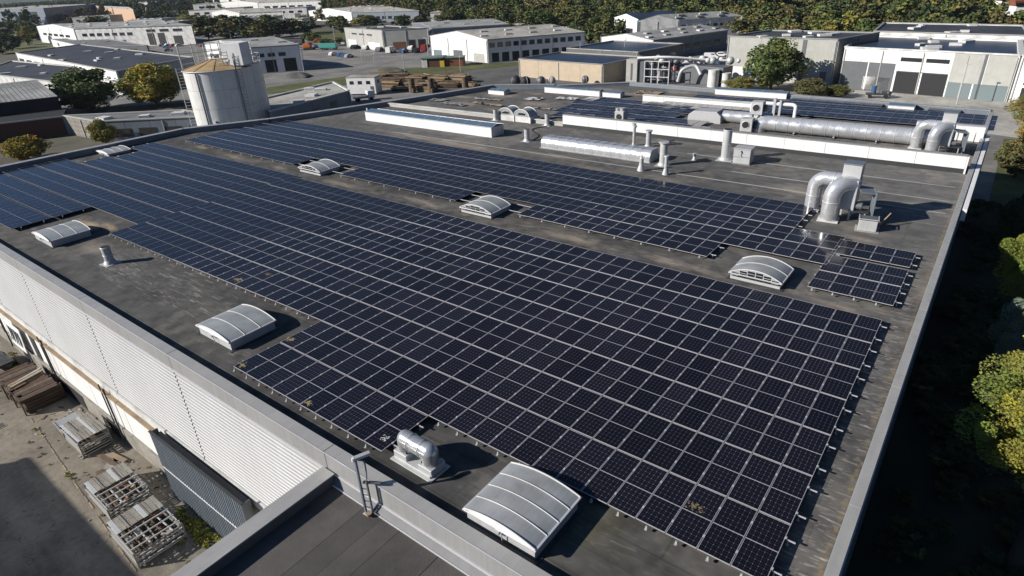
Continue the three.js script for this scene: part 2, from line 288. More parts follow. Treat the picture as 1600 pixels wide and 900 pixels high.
for (let k = 0, x = -38.6; k < 5; k++, x += 3.2) { part('cladding_panel', span(x + .01, x + 3.19, 0, .85, -.3, .22, .01), M.white, back1); part('capping', span(x, x + 3.2, .855, .91, -.4, .34), M.whiteB, back1); }
const back2 = thing('fire_wall', 'white wall close behind the big round duct, tall only beside the right parapet', 'wall', [0, 0, -43.6]);
for (let k = 0, x = -22; k < 8; k++, x += 2.95) { const h = k > 5 ? 1.5 : .5; part('cladding_panel', span(x + .01, x + 2.94, 0, h, -.22, .2 + .01 * (k % 2), .01), M.white, back2); part('coping', span(x, x + 2.95, h + .005, h + .05, -.3, .28), M.alu, back2); }

// ---------------------------------------------------------------- lower annex in front
const annex = thing('annex_building', 'lower flat-roofed annex with dark roofing strips in the foreground', 'building');
{
  part('wall', [span(-16.22, 1.6, G, -1.02, 23.25, 46)], M.greyPaint, annex);
  const strips = [0, 1, 2].map((k) => std(mul([.088, .082, .077], .9 + .12 * k), .93, 0, { map: T.grunge, bumpMap: T.bump, bumpScale: .006 }));
  const r = rng(5);
  for (let k = 0, x = -15.62; x < 1.5; k++, x += .98) part('roofing_strip', bx(1.03, .03, 22.7, x + .5, -.97 + .004 * (k % 2) + .002 * (k % 3), 34.6, 0, .008, 0, .006), strips[Math.floor(r() * 3)], annex);
  for (const [z0, z1] of [[23.14, 30.6], [30.62, 38], [38.02, 46]]) {
    part('parapet_cap', span(-16.32, -15.56, -.5, -.44, z0, z1, .012), M.cap, annex);
    part('parapet_upstand', span(-15.7, -15.6, -.98, -.505, z0, z1), M.slate, annex);
    part('fascia_panel', span(-16.3, -16.24, -1.4, -.505, z0, z1), M.fascia, annex);
  }
  part('flashing', bx(17.2, .03, .4, -7, -.79, 23.2, 0, 0, 1.05), M.roofGrey, annex);
  part('flashing', bx(17.2, .03, .05, -7, -.93, 23.34), M.alu, annex);
}
// ordinals for labels
const ord = ['', 'first', 'second', 'third', 'fourth', 'fifth', 'sixth', 'seventh', 'eighth', 'ninth', 'tenth', 'eleventh', 'twelfth', 'thirteenth', 'fourteenth', 'fifteenth', 'sixteenth', 'seventeenth', 'eighteenth', 'nineteenth', 'twentieth'];
const ordinal = (n) => n <= 20 ? ord[n] : n % 10 === 0 ? ['thirtieth', 'fortieth', 'fiftieth', 'sixtieth', 'seventieth', 'eightieth'][n / 10 - 3] : ['twenty', 'thirty', 'forty', 'fifty', 'sixty', 'seventy', 'eighty'][Math.floor(n / 10) - 2] + '-' + ord[n % 10];
// ---------------------------------------------------------------- solar panels
const PA = 1.0963, PB = 2.7121, PY = .3;
const cellTex = (() => {                            // half a panel: 6 x 12 half-cut cells with busbars
  const W = 384, H = 768; return tex(W, H, (u, v) => {
    const cx = u * 6, cy = v * 6, fx = cx - Math.floor(cx), fy = cy - Math.floor(cy), ex = Math.min(fx, 1 - fx), ey = Math.min(fy, 1 - fy);
    if (ex + ey < .105) return [.15, .15, .165];
    if (ex < .026 || ey < .026) return [.04, .038, .047];
    const half = Math.abs(fy - .5) < .014, bus = Math.abs(((fx * 5) % 1) - .5) < .05, n = .85 + .3 * LAT[(Math.floor(cx) * 97 + Math.floor(cy * 2) * 31 + 11) & 65535];
    return mul(half ? [.018, .017, .022] : bus ? [.0085, .008, .011] : [.0045, .0043, .007], n);
  });
})();
const cellMats = [0, 1, 2, 3, 4].map((k) => { const m = new THREE.MeshPhysicalMaterial({ roughness: .5, metalness: 0, specularIntensity: .15, clearcoat: 1, clearcoatRoughness: .05 + .03 * k, map: cellTex, ior: 1.4 }); m.color.setRGB(...mul([1, .98, 1.02], .85 + .16 * k)); return m; });
const FW = 1.068, FL = 2.652, FR = .017;
const frameGeo = boxUV(merged([span(-FW / 2, FW / 2, -.035, 0, -FL / 2, -FL / 2 + FR), span(-FW / 2, FW / 2, -.035, 0, FL / 2 - FR, FL / 2), span(-FW / 2, -FW / 2 + FR, -.035, 0, -FL / 2 + FR, FL / 2 - FR), span(FW / 2 - FR, FW / 2, -.035, 0, -FL / 2 + FR, FL / 2 - FR), span(-FW / 2 + FR, FW / 2 - FR, -.012, -.004, -.017, .017)]));
const halfGeo = (s) => { const g = new THREE.PlaneGeometry(FW - 2 * FR, FL / 2 - FR - .017).rotateX(-Math.PI / 2).translate(0, -.006, s * (FL / 4 - FR / 2 + .0085)); return clean(g); };
const half0 = halfGeo(-1), half1 = halfGeo(1), bothHalves = merged([half0.clone(), half1.clone()]);
const clampGeo = boxUV(merged([span(-.035, .035, 0, .012, -.05, .05)]));
const spots = [];                                   // [x, z, turn, length scale, field, row, place from the right end]
function rightZ(j, x) { const t = clamp((-x - 25) / 27, 0, 1); return PB * j + t * (-.4 + .16 * j); }
function leftZ(j, x) { const t = clamp((-x - 52) / 28, 0, 1); return -.8 + 3.08 * j + t * .08 * j; }
function place(x, zf, j, field, row, n) {
  const za = zf(j, x), zb = zf(j + 1, x), d = .3, slope = ((zf(j, x + d) + zf(j + 1, x + d)) - (za + zb)) / 2 / d;
  spots.push([x, (za + zb) / 2, -Math.atan(slope), clamp((zb - za) / PB, .9, 1.12), field, row, n]);
}
for (let i = 0; i < 47; i++) for (let j = 0; j < 8; j++) {
  if (j === 6 && i > 22) continue; if (j === 7 && (i < 13 || i > 22)) continue;
  place(-(i + .5) * PA, rightZ, j, 'large front array', j, i + 1);
}
const leftStart = [-81.8, -78.6, -79.6, -84.3, -84, -83, -82];
for (let j = 0; j < 7; j++) for (let i = 0, x = (j > 4 ? -60.25 : -51.56) - PA / 2; x - PA / 2 > leftStart[j] - .2; i++, x -= PA) place(x, leftZ, j, 'left-hand front array', j, i + 1);
const secZ = (j, x) => lerp(-15.9, -16.9, clamp((-x - 8) / 50, 0, 1)) + j * lerp(2.6, 2.74, clamp((-x - 8) / 50, 0, 1));
for (let j = 0; j < 5; j++) for (let i = j < 2 ? 0 : j < 4 ? -3 : 3; i < 65; i++) {
  const x = -7.25 - (i + .5) * PA;
  if (j === 4 && ((x < -25.8 && x > -32) || (x < -48 && x > -55))) continue;
  place(x, secZ, j, 'array behind the walkway', j, i + 1);
}
const cornerZ = [-10.15, -7.15, -4.52];
for (let j = 0; j < 3; j++) for (let i = 0; i < 4; i++) spots.push([.2 - (i + .5) * PA, cornerZ[j] + 1.3, 0, .96, 'small corner array', j, i + 1]);
const farSpots = [];
{
  const r = rng(77);
  const block = (x0, x1, z0, rows, skip, tilt, lean = 0) => { for (let j = 0; j < rows; j++) for (let x = x0; x < x1; x += PA) { const z = z0 + j * 2.68; if (!skip(x, z)) farSpots.push([x + PA / 2, z + 1.3, (r() - .5) * .02, .98, lean + (r() - .5) * tilt, (r() - .5) * tilt]); } };
  block(-46.6, -30, -48.6, 2, (x, z) => false, .07); block(-45.8, -26, -42.8, 2, (x, z) => z > -41 && x < -36 ? false : z < -41 && x > -30, .07); block(-44.5, -24, -37.4, 1, () => false, .06);
  block(-17.2, -8.6, -37.5, 1, () => false, .05);
  block(-35, 1.2, -55.8, 3, (x, z) => x < -33 && z < -54, .012); block(-20.5, -9.6, -58.5, 1, () => false, .012); block(-4.6, -1.4, -58.4, 1, () => false, .012);
}
{
  const cam = camera.position, frustum = new THREE.Frustum(); camera.aspect = 16 / 9; camera.updateProjectionMatrix(); camera.updateMatrixWorld();
  frustum.setFromProjectionMatrix(new THREE.Matrix4().multiplyMatrices(camera.projectionMatrix, camera.matrixWorldInverse));
  const seen = spots.map((s, k) => [k, V(s[0], PY, s[1])]).filter(([, p]) => frustum.intersectsSphere(new THREE.Sphere(p, .8))).map(([k, p]) => [k, p.distanceToSquared(cam)]).sort((a, b) => a[1] - b[1]);
  const single = new Set(seen.slice(0, 300).map(([k]) => k)), r = rng(3);
  const rest = [], dirtMat = std([.3, .23, .12], .95, 0, { map: T.grunge });
  const dirt = (seed, s) => { const q = rng(seed), out = []; for (let k = 0; k < 34; k++) { const a = q() * 6.283, l = s * Math.pow(q(), .9) * 1.1, n = 5 + Math.floor(q() * 4), rr = s * (.05 + .2 * q() * q()) * (1.3 - l / s * .7), pts = []; for (let i = 0; i < n; i++) { const b = i / n * 6.283, w = rr * (.6 + .8 * q()); pts.push([Math.cos(a) * l + Math.cos(b) * w * 1.3, Math.sin(a) * l * .7 + Math.sin(b) * w]); } out.push(poly(pts, 0, .002 + .0001 * k)); } return merged(out); };
  const dirty = { 'large front array|6|3': [-.2, -.3, .34], 'large front array|7|14': null, 'large front array|7|23': [-.25, 1.0, .34], 'large front array|6|23': [-.3, .9, .34], 'large front array|7|18': [-.3, 1.05, .3], 'large front array|5|32': [.1, .8, .4], 'large front array|5|31': [0, -.7, .3], 'large front array|7|15': null };
  spots.forEach((s, k) => {
    const tx = (r() - .5) * .011, tz = (r() - .5) * .011;
    if (!single.has(k)) { rest.push([...s.slice(0, 4), tx, tz]); return; }
    const rowWord = { 'large front array': ord[s[5] + 1] + ' row from the walkway', 'left-hand front array': ord[s[5] + 1] + ' row from the walkway', 'array behind the walkway': ord[5 - s[5]] + ' row from the walkway', 'small corner array': ['single far row', 'middle row', 'near row'][s[5]] }[s[4]];
    const o = thing('solar_panel', `${ordinal(Math.max(1, s[6] + (s[4] === 'array behind the walkway' ? 3 : 0)))} panel from right end, ${rowWord}, ${s[4]}`, 'solar panel', [s[0], PY, s[1]], s[2], 'solar panels on the factory roof');
    o.rotation.set(tx, s[2], tz); o.scale.z = s[3];
    const m = cellMats[Math.floor(r() * 5)];
    for (const [n, g, q] of [['frame', frameGeo, M.frame], ['cell_field', half0, m], ['cell_field', half1, m], ['clamp', clampGeo, M.alu], ['clamp', clampGeo, M.alu]]) { const w = new THREE.Mesh(g, q); w.name = n; w.castShadow = w.receiveShadow = true; o.add(w); }
    o.children[3].position.set(FW / 2 + .013, 0, -.72); o.children[4].position.set(FW / 2 + .013, 0, .72);
    const d = dirty[`${s[4]}|${s[5]}|${s[6]}`]; if (d) { const w = part('dirt_patch', dirt(k, d[2]).translate(d[0], -.003, d[1]), dirtMat, o); w.userData.label = 'pale sandy dirt patch'; w.userData.kind = 'stuff'; }
  });
  const all = new THREE.Group(); all.name = 'solar_panel_field'; scene.add(all); tag(all, 'remaining rows of dark solar panels farther back on the factory roof', 'solar panels'); all.userData.kind = 'stuff';
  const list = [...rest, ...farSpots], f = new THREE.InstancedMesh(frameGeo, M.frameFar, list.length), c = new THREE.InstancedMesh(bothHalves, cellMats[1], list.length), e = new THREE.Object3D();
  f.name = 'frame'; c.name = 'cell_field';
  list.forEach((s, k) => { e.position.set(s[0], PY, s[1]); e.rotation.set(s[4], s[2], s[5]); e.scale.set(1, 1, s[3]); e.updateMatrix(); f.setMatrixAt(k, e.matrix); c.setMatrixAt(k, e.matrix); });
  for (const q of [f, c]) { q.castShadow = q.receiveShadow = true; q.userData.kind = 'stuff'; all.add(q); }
  console.log('panels', spots.length, 'single', single.size, 'far', farSpots.length);
}
// rails under the rows, feet at their ends, brackets along the open edges
{
  const foot = merged([span(-.022, .022, 0, .2, -.018, .018), span(-.05, .05, 0, .015, -.05, .05)]), ords = ['first', 'second', 'third', 'fourth', 'fifth', 'sixth', 'seventh', 'eighth'];
  const rail = (x0, x1, z0, z1, label) => {
    const o = thing('mounting_rail', label, 'rail', [x1, 0, z1], 0, 'mounting rails under the solar panels'), L = Math.hypot(x1 - x0, z1 - z0), a = Math.atan2(z1 - z0, x1 - x0);
    part('rail', bx(L, .04, .035, (x0 - x1) / 2, .225, (z0 - z1) / 2, -a), M.alu, o);
    for (const t of [0, 1]) part('foot', [foot.clone().translate(t ? x0 - x1 + .08 : -.22, 0, t ? z0 - z1 : 0)], M.galvDull, o);
    part('end_cap', [span(-.08, .01, .203, .247, -.02, .02)], M.alu, o);
    return o;
  };
  const last = {};
  for (let j = 0; j < 8; j++) for (const q of [.23, .77]) {
    const a = j === 7 ? -13 * PA - .0 : 0, b = j < 6 ? -51.6 : -25.2;
    last[j] = rail(b - .15, a + .3, rightZ(j + q, b), rightZ(j + q, a), `${q < .5 ? 'far' : 'near'} rail under ${ords[j]} row from walkway of the large front array`);
  }
  for (let j = 0; j < 7; j++) for (const q of [.23, .77]) { const a = j > 4 ? -60.25 : -51.95, b = leftStart[j]; rail(b - .1, a + (j > 4 ? .2 : .05), leftZ(j + q, b), leftZ(j + q, a), `${q < .5 ? 'far' : 'near'} rail under ${ords[j]} row from walkway of the left-hand front array`); }
  for (let j = 0; j < 5; j++) for (const q of [.23, .77]) { const a = j < 2 ? -7.25 : j < 4 ? -4 : -10.5, b = -78.5; rail(b, a + .34, secZ(j + q, b), secZ(j + q, a), `${q < .5 ? 'far' : 'near'} rail under ${ords[4 - j]} row from walkway of the array behind the walkway`); }
  for (let j = 0; j < 3; j++) for (const q of [.25, .75]) rail(-4.25, 0.2 + .3, cornerZ[j] + 2.6 * q, cornerZ[j] + 2.6 * q, `${q < .5 ? 'far' : 'near'} rail under the ${['single far', 'middle', 'near'][j]} row of the small corner array`);
  // edge brackets: pressed feet that show below the open edges of the arrays
  const br = boxUV(merged([span(-.03, .03, .14, .264, -.03, .012), span(-.045, .045, .14, .17, -.03, .07)])), proto = new THREE.Mesh(br, M.galvDull); proto.name = 'bracket';
  const run = (label, x0, x1, z, step) => { const o = thing('edge_bracket_row', label, 'brackets', [0, 0, 0], 0); for (let x = x0; x < x1; x += step) share(proto, o, [x, 0, z(x)]); };
  run('row of small metal feet along near edge of the front array, beside the big skylight', -13.6, 0, () => 7 * PB + .06, PA * .98);
  run('row of small metal feet along near edge of the front array, opposite the ribbed wall', -25, -14.4, () => 8 * PB + .06, PA);
  run('row of small metal feet along front array edge, behind the short flue pipe', -51.3, -25.6, (x) => rightZ(6, x) + .06, PA * .95);
  run('row of small metal feet along walkway edge of the second array, right of centre', -25.6, -10, (x) => secZ(5, x) + .05, PA * 1.9);
  run('row of small metal feet along walkway edge of second array, between the two white skylights', -47.6, -32, (x) => secZ(5, x) + .05, PA * 1.9);
  run('row of small metal feet along walkway edge of second array, farthest left', -78, -55.4, (x) => secZ(5, x) + .05, PA * 1.9);
  run('row of small metal feet below the small corner array', -3.9, .2, () => cornerZ[2] + 2.66, PA);
}
// ---------------------------------------------------------------- barrel-vault skylights
function skylight(label, x0, x1, z0, z1, panes, open, h = .45, rise = .36) {
  const o = thing('roof_skylight', label, 'skylight', [(x0 + x1) / 2, 0, (z0 + z1) / 2], 0, 'barrel-vault skylights on the roof'), w = x1 - x0, d = z1 - z0, c = .5;
  part('curb', [span(-w / 2 + .06, w / 2 - .06, 0, h - .03, -d / 2 + .06, d / 2 - .06, .02)], M.greyPaint, o);
  part('curb_flange', [span(-w / 2 - .12, w / 2 + .12, 0, .03, -d / 2 - .12, d / 2 + .12)], M.roofDark, o);
  part('rim', [span(-w / 2 - .05, w / 2 + .05, h - .04, h + .03, d / 2 - .06, d / 2 + .05, .01), span(-w / 2 - .05, w / 2 + .05, h - .04, h + .03, -d / 2 - .05, -d / 2 + .06, .01), span(-w / 2 - .05, -w / 2 + .06, h - .04, h + .03, -d / 2 + .06, d / 2 - .06), span(w / 2 - .06, w / 2 + .05, h - .04, h + .03, -d / 2 + .06, d / 2 - .06)], M.alu, o);
  const R = (w * w / 4 + rise * rise) / (2 * rise), a = Math.asin(w / 2 / R), y = (t) => h + .02 + R * Math.cos(t) - (R - rise), arc = (za, zb, dy, t0 = -a, t1 = a, n = 14) => {
    const pos = []; for (let k = 0; k < n; k++) { const p = lerp(t0, t1, k / n), q = lerp(t0, t1, (k + 1) / n), A = [R * Math.sin(p), y(p) + dy], B = [R * Math.sin(q), y(q) + dy]; pos.push(...A, za, ...A, zb, ...B, zb, ...A, za, ...B, zb, ...B, za); }
    const g = new THREE.BufferGeometry(); g.setAttribute('position', new THREE.Float32BufferAttribute(pos, 3)); g.computeVertexNormals(); return boxUV(g);
  };
  for (let k = 0; k < panes; k++) part('pane', arc(lerp(-d / 2, d / 2, k / panes) + .012, lerp(-d / 2, d / 2, (k + 1) / panes) - .012, 0), M.poly, o);
  for (let k = 0; k <= panes; k++) { const z = lerp(-d / 2, d / 2, k / panes), pts = []; for (let q = 0; q <= 14; q++) { const t = lerp(-a, a, q / 14); pts.push([R * Math.sin(t), y(t) + .012, z]); } part('rib', [tube(pts, k === 0 || k === panes ? .034 : .02, 6, 28)], M.whiteB, o); }
  const lens = (z, m) => { const s = new THREE.Shape(); s.moveTo(-w / 2, h); for (let q = 0; q <= 18; q++) { const t = lerp(-a, a, q / 18); s.lineTo(R * Math.sin(t), y(t)); } s.lineTo(w / 2, h); s.closePath(); return part('end_panel', new THREE.ExtrudeGeometry(s, { depth: .03, bevelEnabled: false }).translate(0, 0, z), m, o); };
  lens(-d / 2, M.white);
  lens(d / 2 - .03, open ? M.galvDull : M.white);
  if (open) for (let k = 0; k < 6; k++) { const a0 = lerp(-w / 2 + .12, w / 2 - .12, k / 6) + .035, a1 = lerp(-w / 2 + .12, w / 2 - .12, (k + 1) / 6) - .035, m = (a0 + a1) / 2, top = Math.max(h + .09, y(Math.asin(m / R)) - .07 - Math.abs(m) * .03); const lv = part('vent_window', span(a0, a1, h - .16, top, d / 2, d / 2 + .02), M.glassDark, o); lv.userData.label = 'dark vent window'; for (const q of [.35, .7]) part('louvre', span(a0, a1, lerp(h - .16, top, q) - .012, lerp(h - .16, top, q) + .012, d / 2 + .022, d / 2 + .04), M.greyPaint, lv); }
  if (!open) part('opener', [span(-.1, .1, h - .15, h - .02, d / 2 + .02, d / 2 + .12), bar([.2, .1, d / 2 + .08], [.2, h, d / 2 + .08], .02)], M.galvDull, o);
  return o;
}
skylight('largest grey vaulted skylight at the front, right of the gooseneck duct', -9.35, -6.3, 19.45, 22.2, 4, false, .55, .25);
skylight('grey vaulted skylight in the notch of the front array beside the ribbed wall', -30.4, -27.05, 17.95, 20.75, 3, false, .55, .25);
skylight('grey vaulted skylight farther left, with a short flue pipe to its right', -56.6, -53, 17.5, 20.4, 3, false, .55, .25);
skylight('white vaulted skylight with dark end windows, right end of the walkway', -8.45, -5.4, -3.5, -1.15, 2, true, .42, .42);
skylight('white vaulted skylight with dark end windows, middle of the walkway', -30.75, -27.5, -4.2, -1.7, 2, true, .42, .42);
skylight('white vaulted skylight with dark end windows, far left of the walkway', -53.5, -50, -4.9, -2.4, 2, true, .42, .42);
skylight('small white skylight in the left array close to the far-left parapet', -83.6, -80.2, 2.6, 5.2, 3, false, .3, .2);
function boxSkylight(label, x0, x1, z0, z1, h, n) {
  const o = thing('skylight_box', label, 'skylight', [(x0 + x1) / 2, 0, (z0 + z1) / 2], 0), w = x1 - x0, d = z1 - z0;
  for (let k = 0; k < n; k++) { const a = lerp(-w / 2, w / 2, k / n), b = lerp(-w / 2, w / 2, (k + 1) / n); part('side_panel', span(a + .006, b - .006, 0, h - .01, d / 2 - .1, d / 2 + .006 * (k % 2), .008), M.white, o); part('side_panel', span(a + .006, b - .006, 0, h - .01, -d / 2, -d / 2 + .1), M.white, o); const t = part('glass_panel', [bx(b - a - .03, .05, d / 2 + .06, (a + b) / 2, h + .12, d / 4, 0, 0, .23), bx(b - a - .03, .05, d / 2 + .06, (a + b) / 2, h + .12, -d / 4, 0, 0, -.23)], M.glassBlue, o); part('glazing_bar', [bx(.04, .06, d / 2 + .08, b, h + .13, d / 4, 0, 0, .23)], M.alu, t); }
  for (const s of [-1, 1]) part('end_panel', span(s > 0 ? w / 2 - .08 : -w / 2, s > 0 ? w / 2 : -w / 2 + .08, 0, h, -d / 2 + .1, d / 2 - .1), M.whiteB, o);
  part('rim', [span(-w / 2 - .04, w / 2 + .04, h, h + .05, d / 2 - .04, d / 2 + .05), span(-w / 2 - .04, w / 2 + .04, h, h + .05, -d / 2 - .05, -d / 2 + .04)], M.alu, o);
  return o;
}
M.glassBlue = new THREE.MeshPhysicalMaterial({ roughness: .22, clearcoat: 1, clearcoatRoughness: .1 }); M.glassBlue.color.setRGB(.1, .16, .22);
boxSkylight('long white box skylight with bluish glass top, behind the second array', -66.8, -44.5, -25.1, -22.8, 1.15, 10);
boxSkylight('white box skylight with glass top at the far roof edge, beside the large green tree', -31.4, -21.4, -59.9, -58.5, .7, 3);
boxSkylight('small white skylight among the blue panels by the far roof edge', -8.8, -6, -57.8, -56.4, .5, 1);
boxSkylight('small white skylight nearest the far-left corner of the back roof', -63.8, -60.6, -47.6, -45.8, .55, 2);
boxSkylight('long white skylight on the back roof in front of the beige hall', -56, -46, -51.6, -50.4, .75, 4);
boxSkylight('low white skylight right of the long one on the back roof', -45.6, -42.6, -51.9, -50.6, .6, 1);
// half-round metal skylight
{
  const o = thing('metal_barrel_vault', 'long half-round galvanised barrel vault lying on the roof', 'roof vault', [-30.2, 0, -22.6]);
  const n = 12, L = 12.9; const prof = (k) => { const t = k / 12 * Math.PI * .5; return [Math.sin(t), Math.cos(t)]; };
  for (let k = 0; k < n; k++) {
    const pos = [], xa = -L / 2 + k * L / n + .01, xb = xa + L / n - .02, pts = [[.95, 0]]; for (let q = 0; q <= 8; q++) { const t = q / 8 * 1.25; pts.push([.95 - .75 * (1 - Math.cos(t)), .35 + .85 * Math.sin(t)]); } pts.push([-.85, 1.08], [-.95, 0]);
    for (let q = 0; q + 1 < pts.length; q++) { const A = pts[q], B = pts[q + 1]; pos.push(xa, A[1], A[0], xb, A[1], A[0], xb, B[1], B[0], xa, A[1], A[0], xb, B[1], B[0], xa, B[1], B[0]); }
    const g = new THREE.BufferGeometry(); g.setAttribute('position', new THREE.Float32BufferAttribute(pos, 3)); g.computeVertexNormals(); part('vault_sheet', boxUV(g), M.galv, o);
    if (k) part('sheet_seam', tube(pts.slice(1, -1).map(([z, y]) => [xa - .01, y + .01, z]), .018, 5, 24), M.alu, o);
    if (k === 0 || k === n - 1) { const s = new THREE.Shape(pts.map(([z, y]) => new THREE.Vector2(-z, y))); part('end_panel', new THREE.ExtrudeGeometry(s, { depth: .03, bevelEnabled: false }).rotateY(Math.PI / 2).translate(k ? L / 2 - .03 : -L / 2, 0, 0), M.galvDull, o); }
  }
  part('base_flashing', span(-L / 2 - .1, L / 2 + .1, 0, .05, -1.1, 1.1), M.roofMid, o);
}
// cluster of white arched skylights on the low upstand
{
  const o = thing('arched_rooflight', 'twin white arched rooflights on the low upstand, left of the long white wall', 'skylight', [-47.4, 0, -31.9]);
  part('curb', span(-2.7, 2.6, 0, .7, -.9, .9, .03), M.whiteB, o);
  for (const x of [-1.35, 1.2]) {
    const g = new THREE.CylinderGeometry(1.2, 1.2, 1.7, 20, 1, false, Math.PI / 2, Math.PI).rotateX(Math.PI / 2).rotateZ(Math.PI);
    part('vault', g.scale(1, .75, 1).rotateZ(Math.PI).translate(x, .7, 0), M.poly, o);
    part('rib', [tube(Array.from({ length: 13 }, (_, k) => [x + 1.22 * Math.cos(k / 12 * Math.PI), .7 + .92 * Math.sin(k / 12 * Math.PI), .86]), .05, 6, 26), tube(Array.from({ length: 13 }, (_, k) => [x + 1.22 * Math.cos(k / 12 * Math.PI), .7 + .92 * Math.sin(k / 12 * Math.PI), -.86]), .05, 6, 26)], M.white, o);
    part('end_window', bx(1.2, .28, .03, x, 1.05, .87, 0, .01), M.glassDark, o);
  }
  for (const x of [-2.65, 0, 2.6]) part('post', span(x - .08, x + .08, 0, .75, .9, 1.02), M.white, o);
}
// ---------------------------------------------------------------- flues, chimneys and small roof gear
function flue(label, x, z, r, h, o = {}) {
  const t = thing('flue_pipe', label, 'flue pipe', [x, 0, z], 0);
  part('base_plate', o.cone ? [cyl(r * 2, r * 1.1, .55, 0, 0, 0, 6)] : [bx(r * 3.6, .04, r * 3.6, 0, .02, 0, .1), cyl(r * 1.5, r * 1.15, .22, 0, .04, 0)], o.cone ? M.greyPaint : M.galvDull, t);
  part('pipe', cyl(r, r, h, 0, .04, 0, 22), o.m || M.galvDull, t);
  part('collar', ring(r + .01, .022, 'y', 0, h * .55, 0), M.alu, t); part('collar', ring(r + .01, .03, 'y', 0, h, 0), M.alu, t);
  if (o.cap === 'disc') part('cap', [cyl(r * 1.5, r * 1.3, .06, 0, h + .1, 0), cyl(.03, .03, .1, 0, h, 0, 6)], M.galvDull, t);
  else if (o.cap === 'tee') part('cap', [bx(.12, .12, 1.0, 0, h + .02, 0, .5, .02), cyl(.22, .22, .2, .25, h + .05, .4, 12), cyl(.22, .22, .2, -.25, h + .05, -.4, 12)], M.galvDull, t);
  else if (o.cap === 'spike') part('cap', [cyl(r * .8, .02, .5, 0, h, 0, 10), bx(.05, .4, .1, r, h + .1, 0, .3, 0, 0, -.5)], M.galvDull, t);
  else part('mouth', cyl(r * .9, r * .9, .02, 0, h + .035, 0), M.dark, t);
  return t;
}
flue('short grey flue pipe on the bare roof between the two left skylights', -45.7, 19.15, .3, 1.25);
flue('tall wide chimney pipe beside a grey cabinet in front of the white fire wall', -17.9, -26.1, .42, 2.9, { m: M.greyPaint });
flue('tall pipe with flared hexagonal foot nearest the array, right of the barrel vault', -20.8, -18.95, .17, 1.6, { cone: true, cap: 'disc' });
flue('wide capped pipe standing behind the one with the flared foot', -22.3, -21.6, .36, 2.1, { m: M.greyPaint, cap: 'disc' });
flue('short spiked pipe in front of the barrel vault right end', -23.3, -19.0, .2, 1.15, { cone: true, cap: 'spike' });
flue('slim pipe with twin-headed cowl behind the barrel vault', -28.2, -27.0, .16, 2.0, { cap: 'tee' });
flue('double-collared pipe right of the twin-headed cowl', -26.6, -27.2, .28, 1.6, { cap: 'disc' });
flue('square-capped pipe between the long white box and the barrel vault', -39.8, -23.4, .3, 1.3, {});
flue('pipe on the low grey upstand, left end of the white fire wall', -42.2, -31.0, .3, 1.35, { m: M.greyPaint });
flue('small pipe at the left end of the arched rooflights', -50.2, -30.7, .28, 1.3, { m: M.greyPaint });
flue('thin white pipe near the far-left parapet behind the white box', -68.4, -24.6, .12, 1.2, { m: M.white });
flue('tiny roof outlet pipe on the bare strip near the cabinet', -20.4, -24.6, .14, .5, { cap: 'disc' });
{
  const t = thing('grey_cabinet', 'grey metal cabinet with a hanging cable beside the wide chimney pipe', 'cabinet', [-16.1, 0, -25.9], .05);
  part('body', bx(1.55, 1.35, 1.4, 0, .74, 0, 0, .02), M.greyPaint, t); part('lid', bx(1.65, .08, 1.5, 0, 1.45, 0, 0, .015), M.galvDull, t);
  part('seam', span(-.78, .78, .68, .71, .7, .715), M.slate, t); part('cable', tube([[-.05, 1.3, .72], [.05, 1.1, .74], [-.06, .95, .73], [.03, .7, .74]], .02, 6), M.dark, t); part('latch', bx(.12, .16, .04, -.05, 1.2, .715), M.darkMetal, t); part('plinth', span(-.85, .85, 0, .06, -.8, .8), M.concrete, t);
  const d = thing('small_pipe_bracket', 'small white debris of pipe offcuts on the annex roof', 'offcut', [-9.9, -.93, 27.1], .5);
  part('plate', bx(.34, .03, .26, 0, .02, 0, 0, .008), M.white, d); part('pipe', bar([-.55, .03, -.15], [-.1, .04, -.03], .015), M.white, d);
}
// gooseneck double duct near the front parapet
{
  const t = thing('gooseneck_duct', 'shiny galvanised double-elbow duct on a square base near the front parapet', 'duct', [-12.75, 0, 21.05], -.02); t.scale.set(.92, 1.0, .92);
  const r = .37, hz = (x0, x1) => new THREE.CylinderGeometry(r, r, x1 - x0, 28, 1, true).rotateZ(Math.PI / 2).translate((x0 + x1) / 2, .9, 0);
  part('base_plate', [bx(2.5, .05, 1.2, 0, .025, 0, 0, .01), bx(2.2, .12, .95, 0, .1, 0, 0, .03)], M.greyPaint, t);
  part('duct', hz(-.74, .74), M.galvWorn = std([.56, .57, .58], .42, .6, { map: T.metal, roughnessMap: T.rough }), t);
  for (const q of [-.74, .74]) { part('elbow', [new THREE.SphereGeometry(r, 24, 16).translate(q, .9, 0)], M.galvWorn, t); part('leg_duct', cyl(r, r, .76, q, .14, 0, 28, true), M.galvWorn, t); }
  part('duct_ring', [ring(r + .008, .022, 'x', -.34, .9, 0), ring(r + .008, .022, 'x', .34, .9, 0), ring(r + .006, .012, 'x', -.26, .9, 0), ring(r + .006, .012, 'x', .42, .9, 0)], M.alu, t);
  part('leg_shroud', bx(.8, .3, .84, -.76, .26, 0, 0, .03), M.galvDull, t); part('leg_shroud', bx(.8, .3, .84, .76, .26, 0, 0, .03), M.galvDull, t);
  part('bird_mesh', [span(-.48, -.45, .16, .5, -.3, .3), span(.45, .48, .16, .5, -.3, .3)], M.dark, t);
}
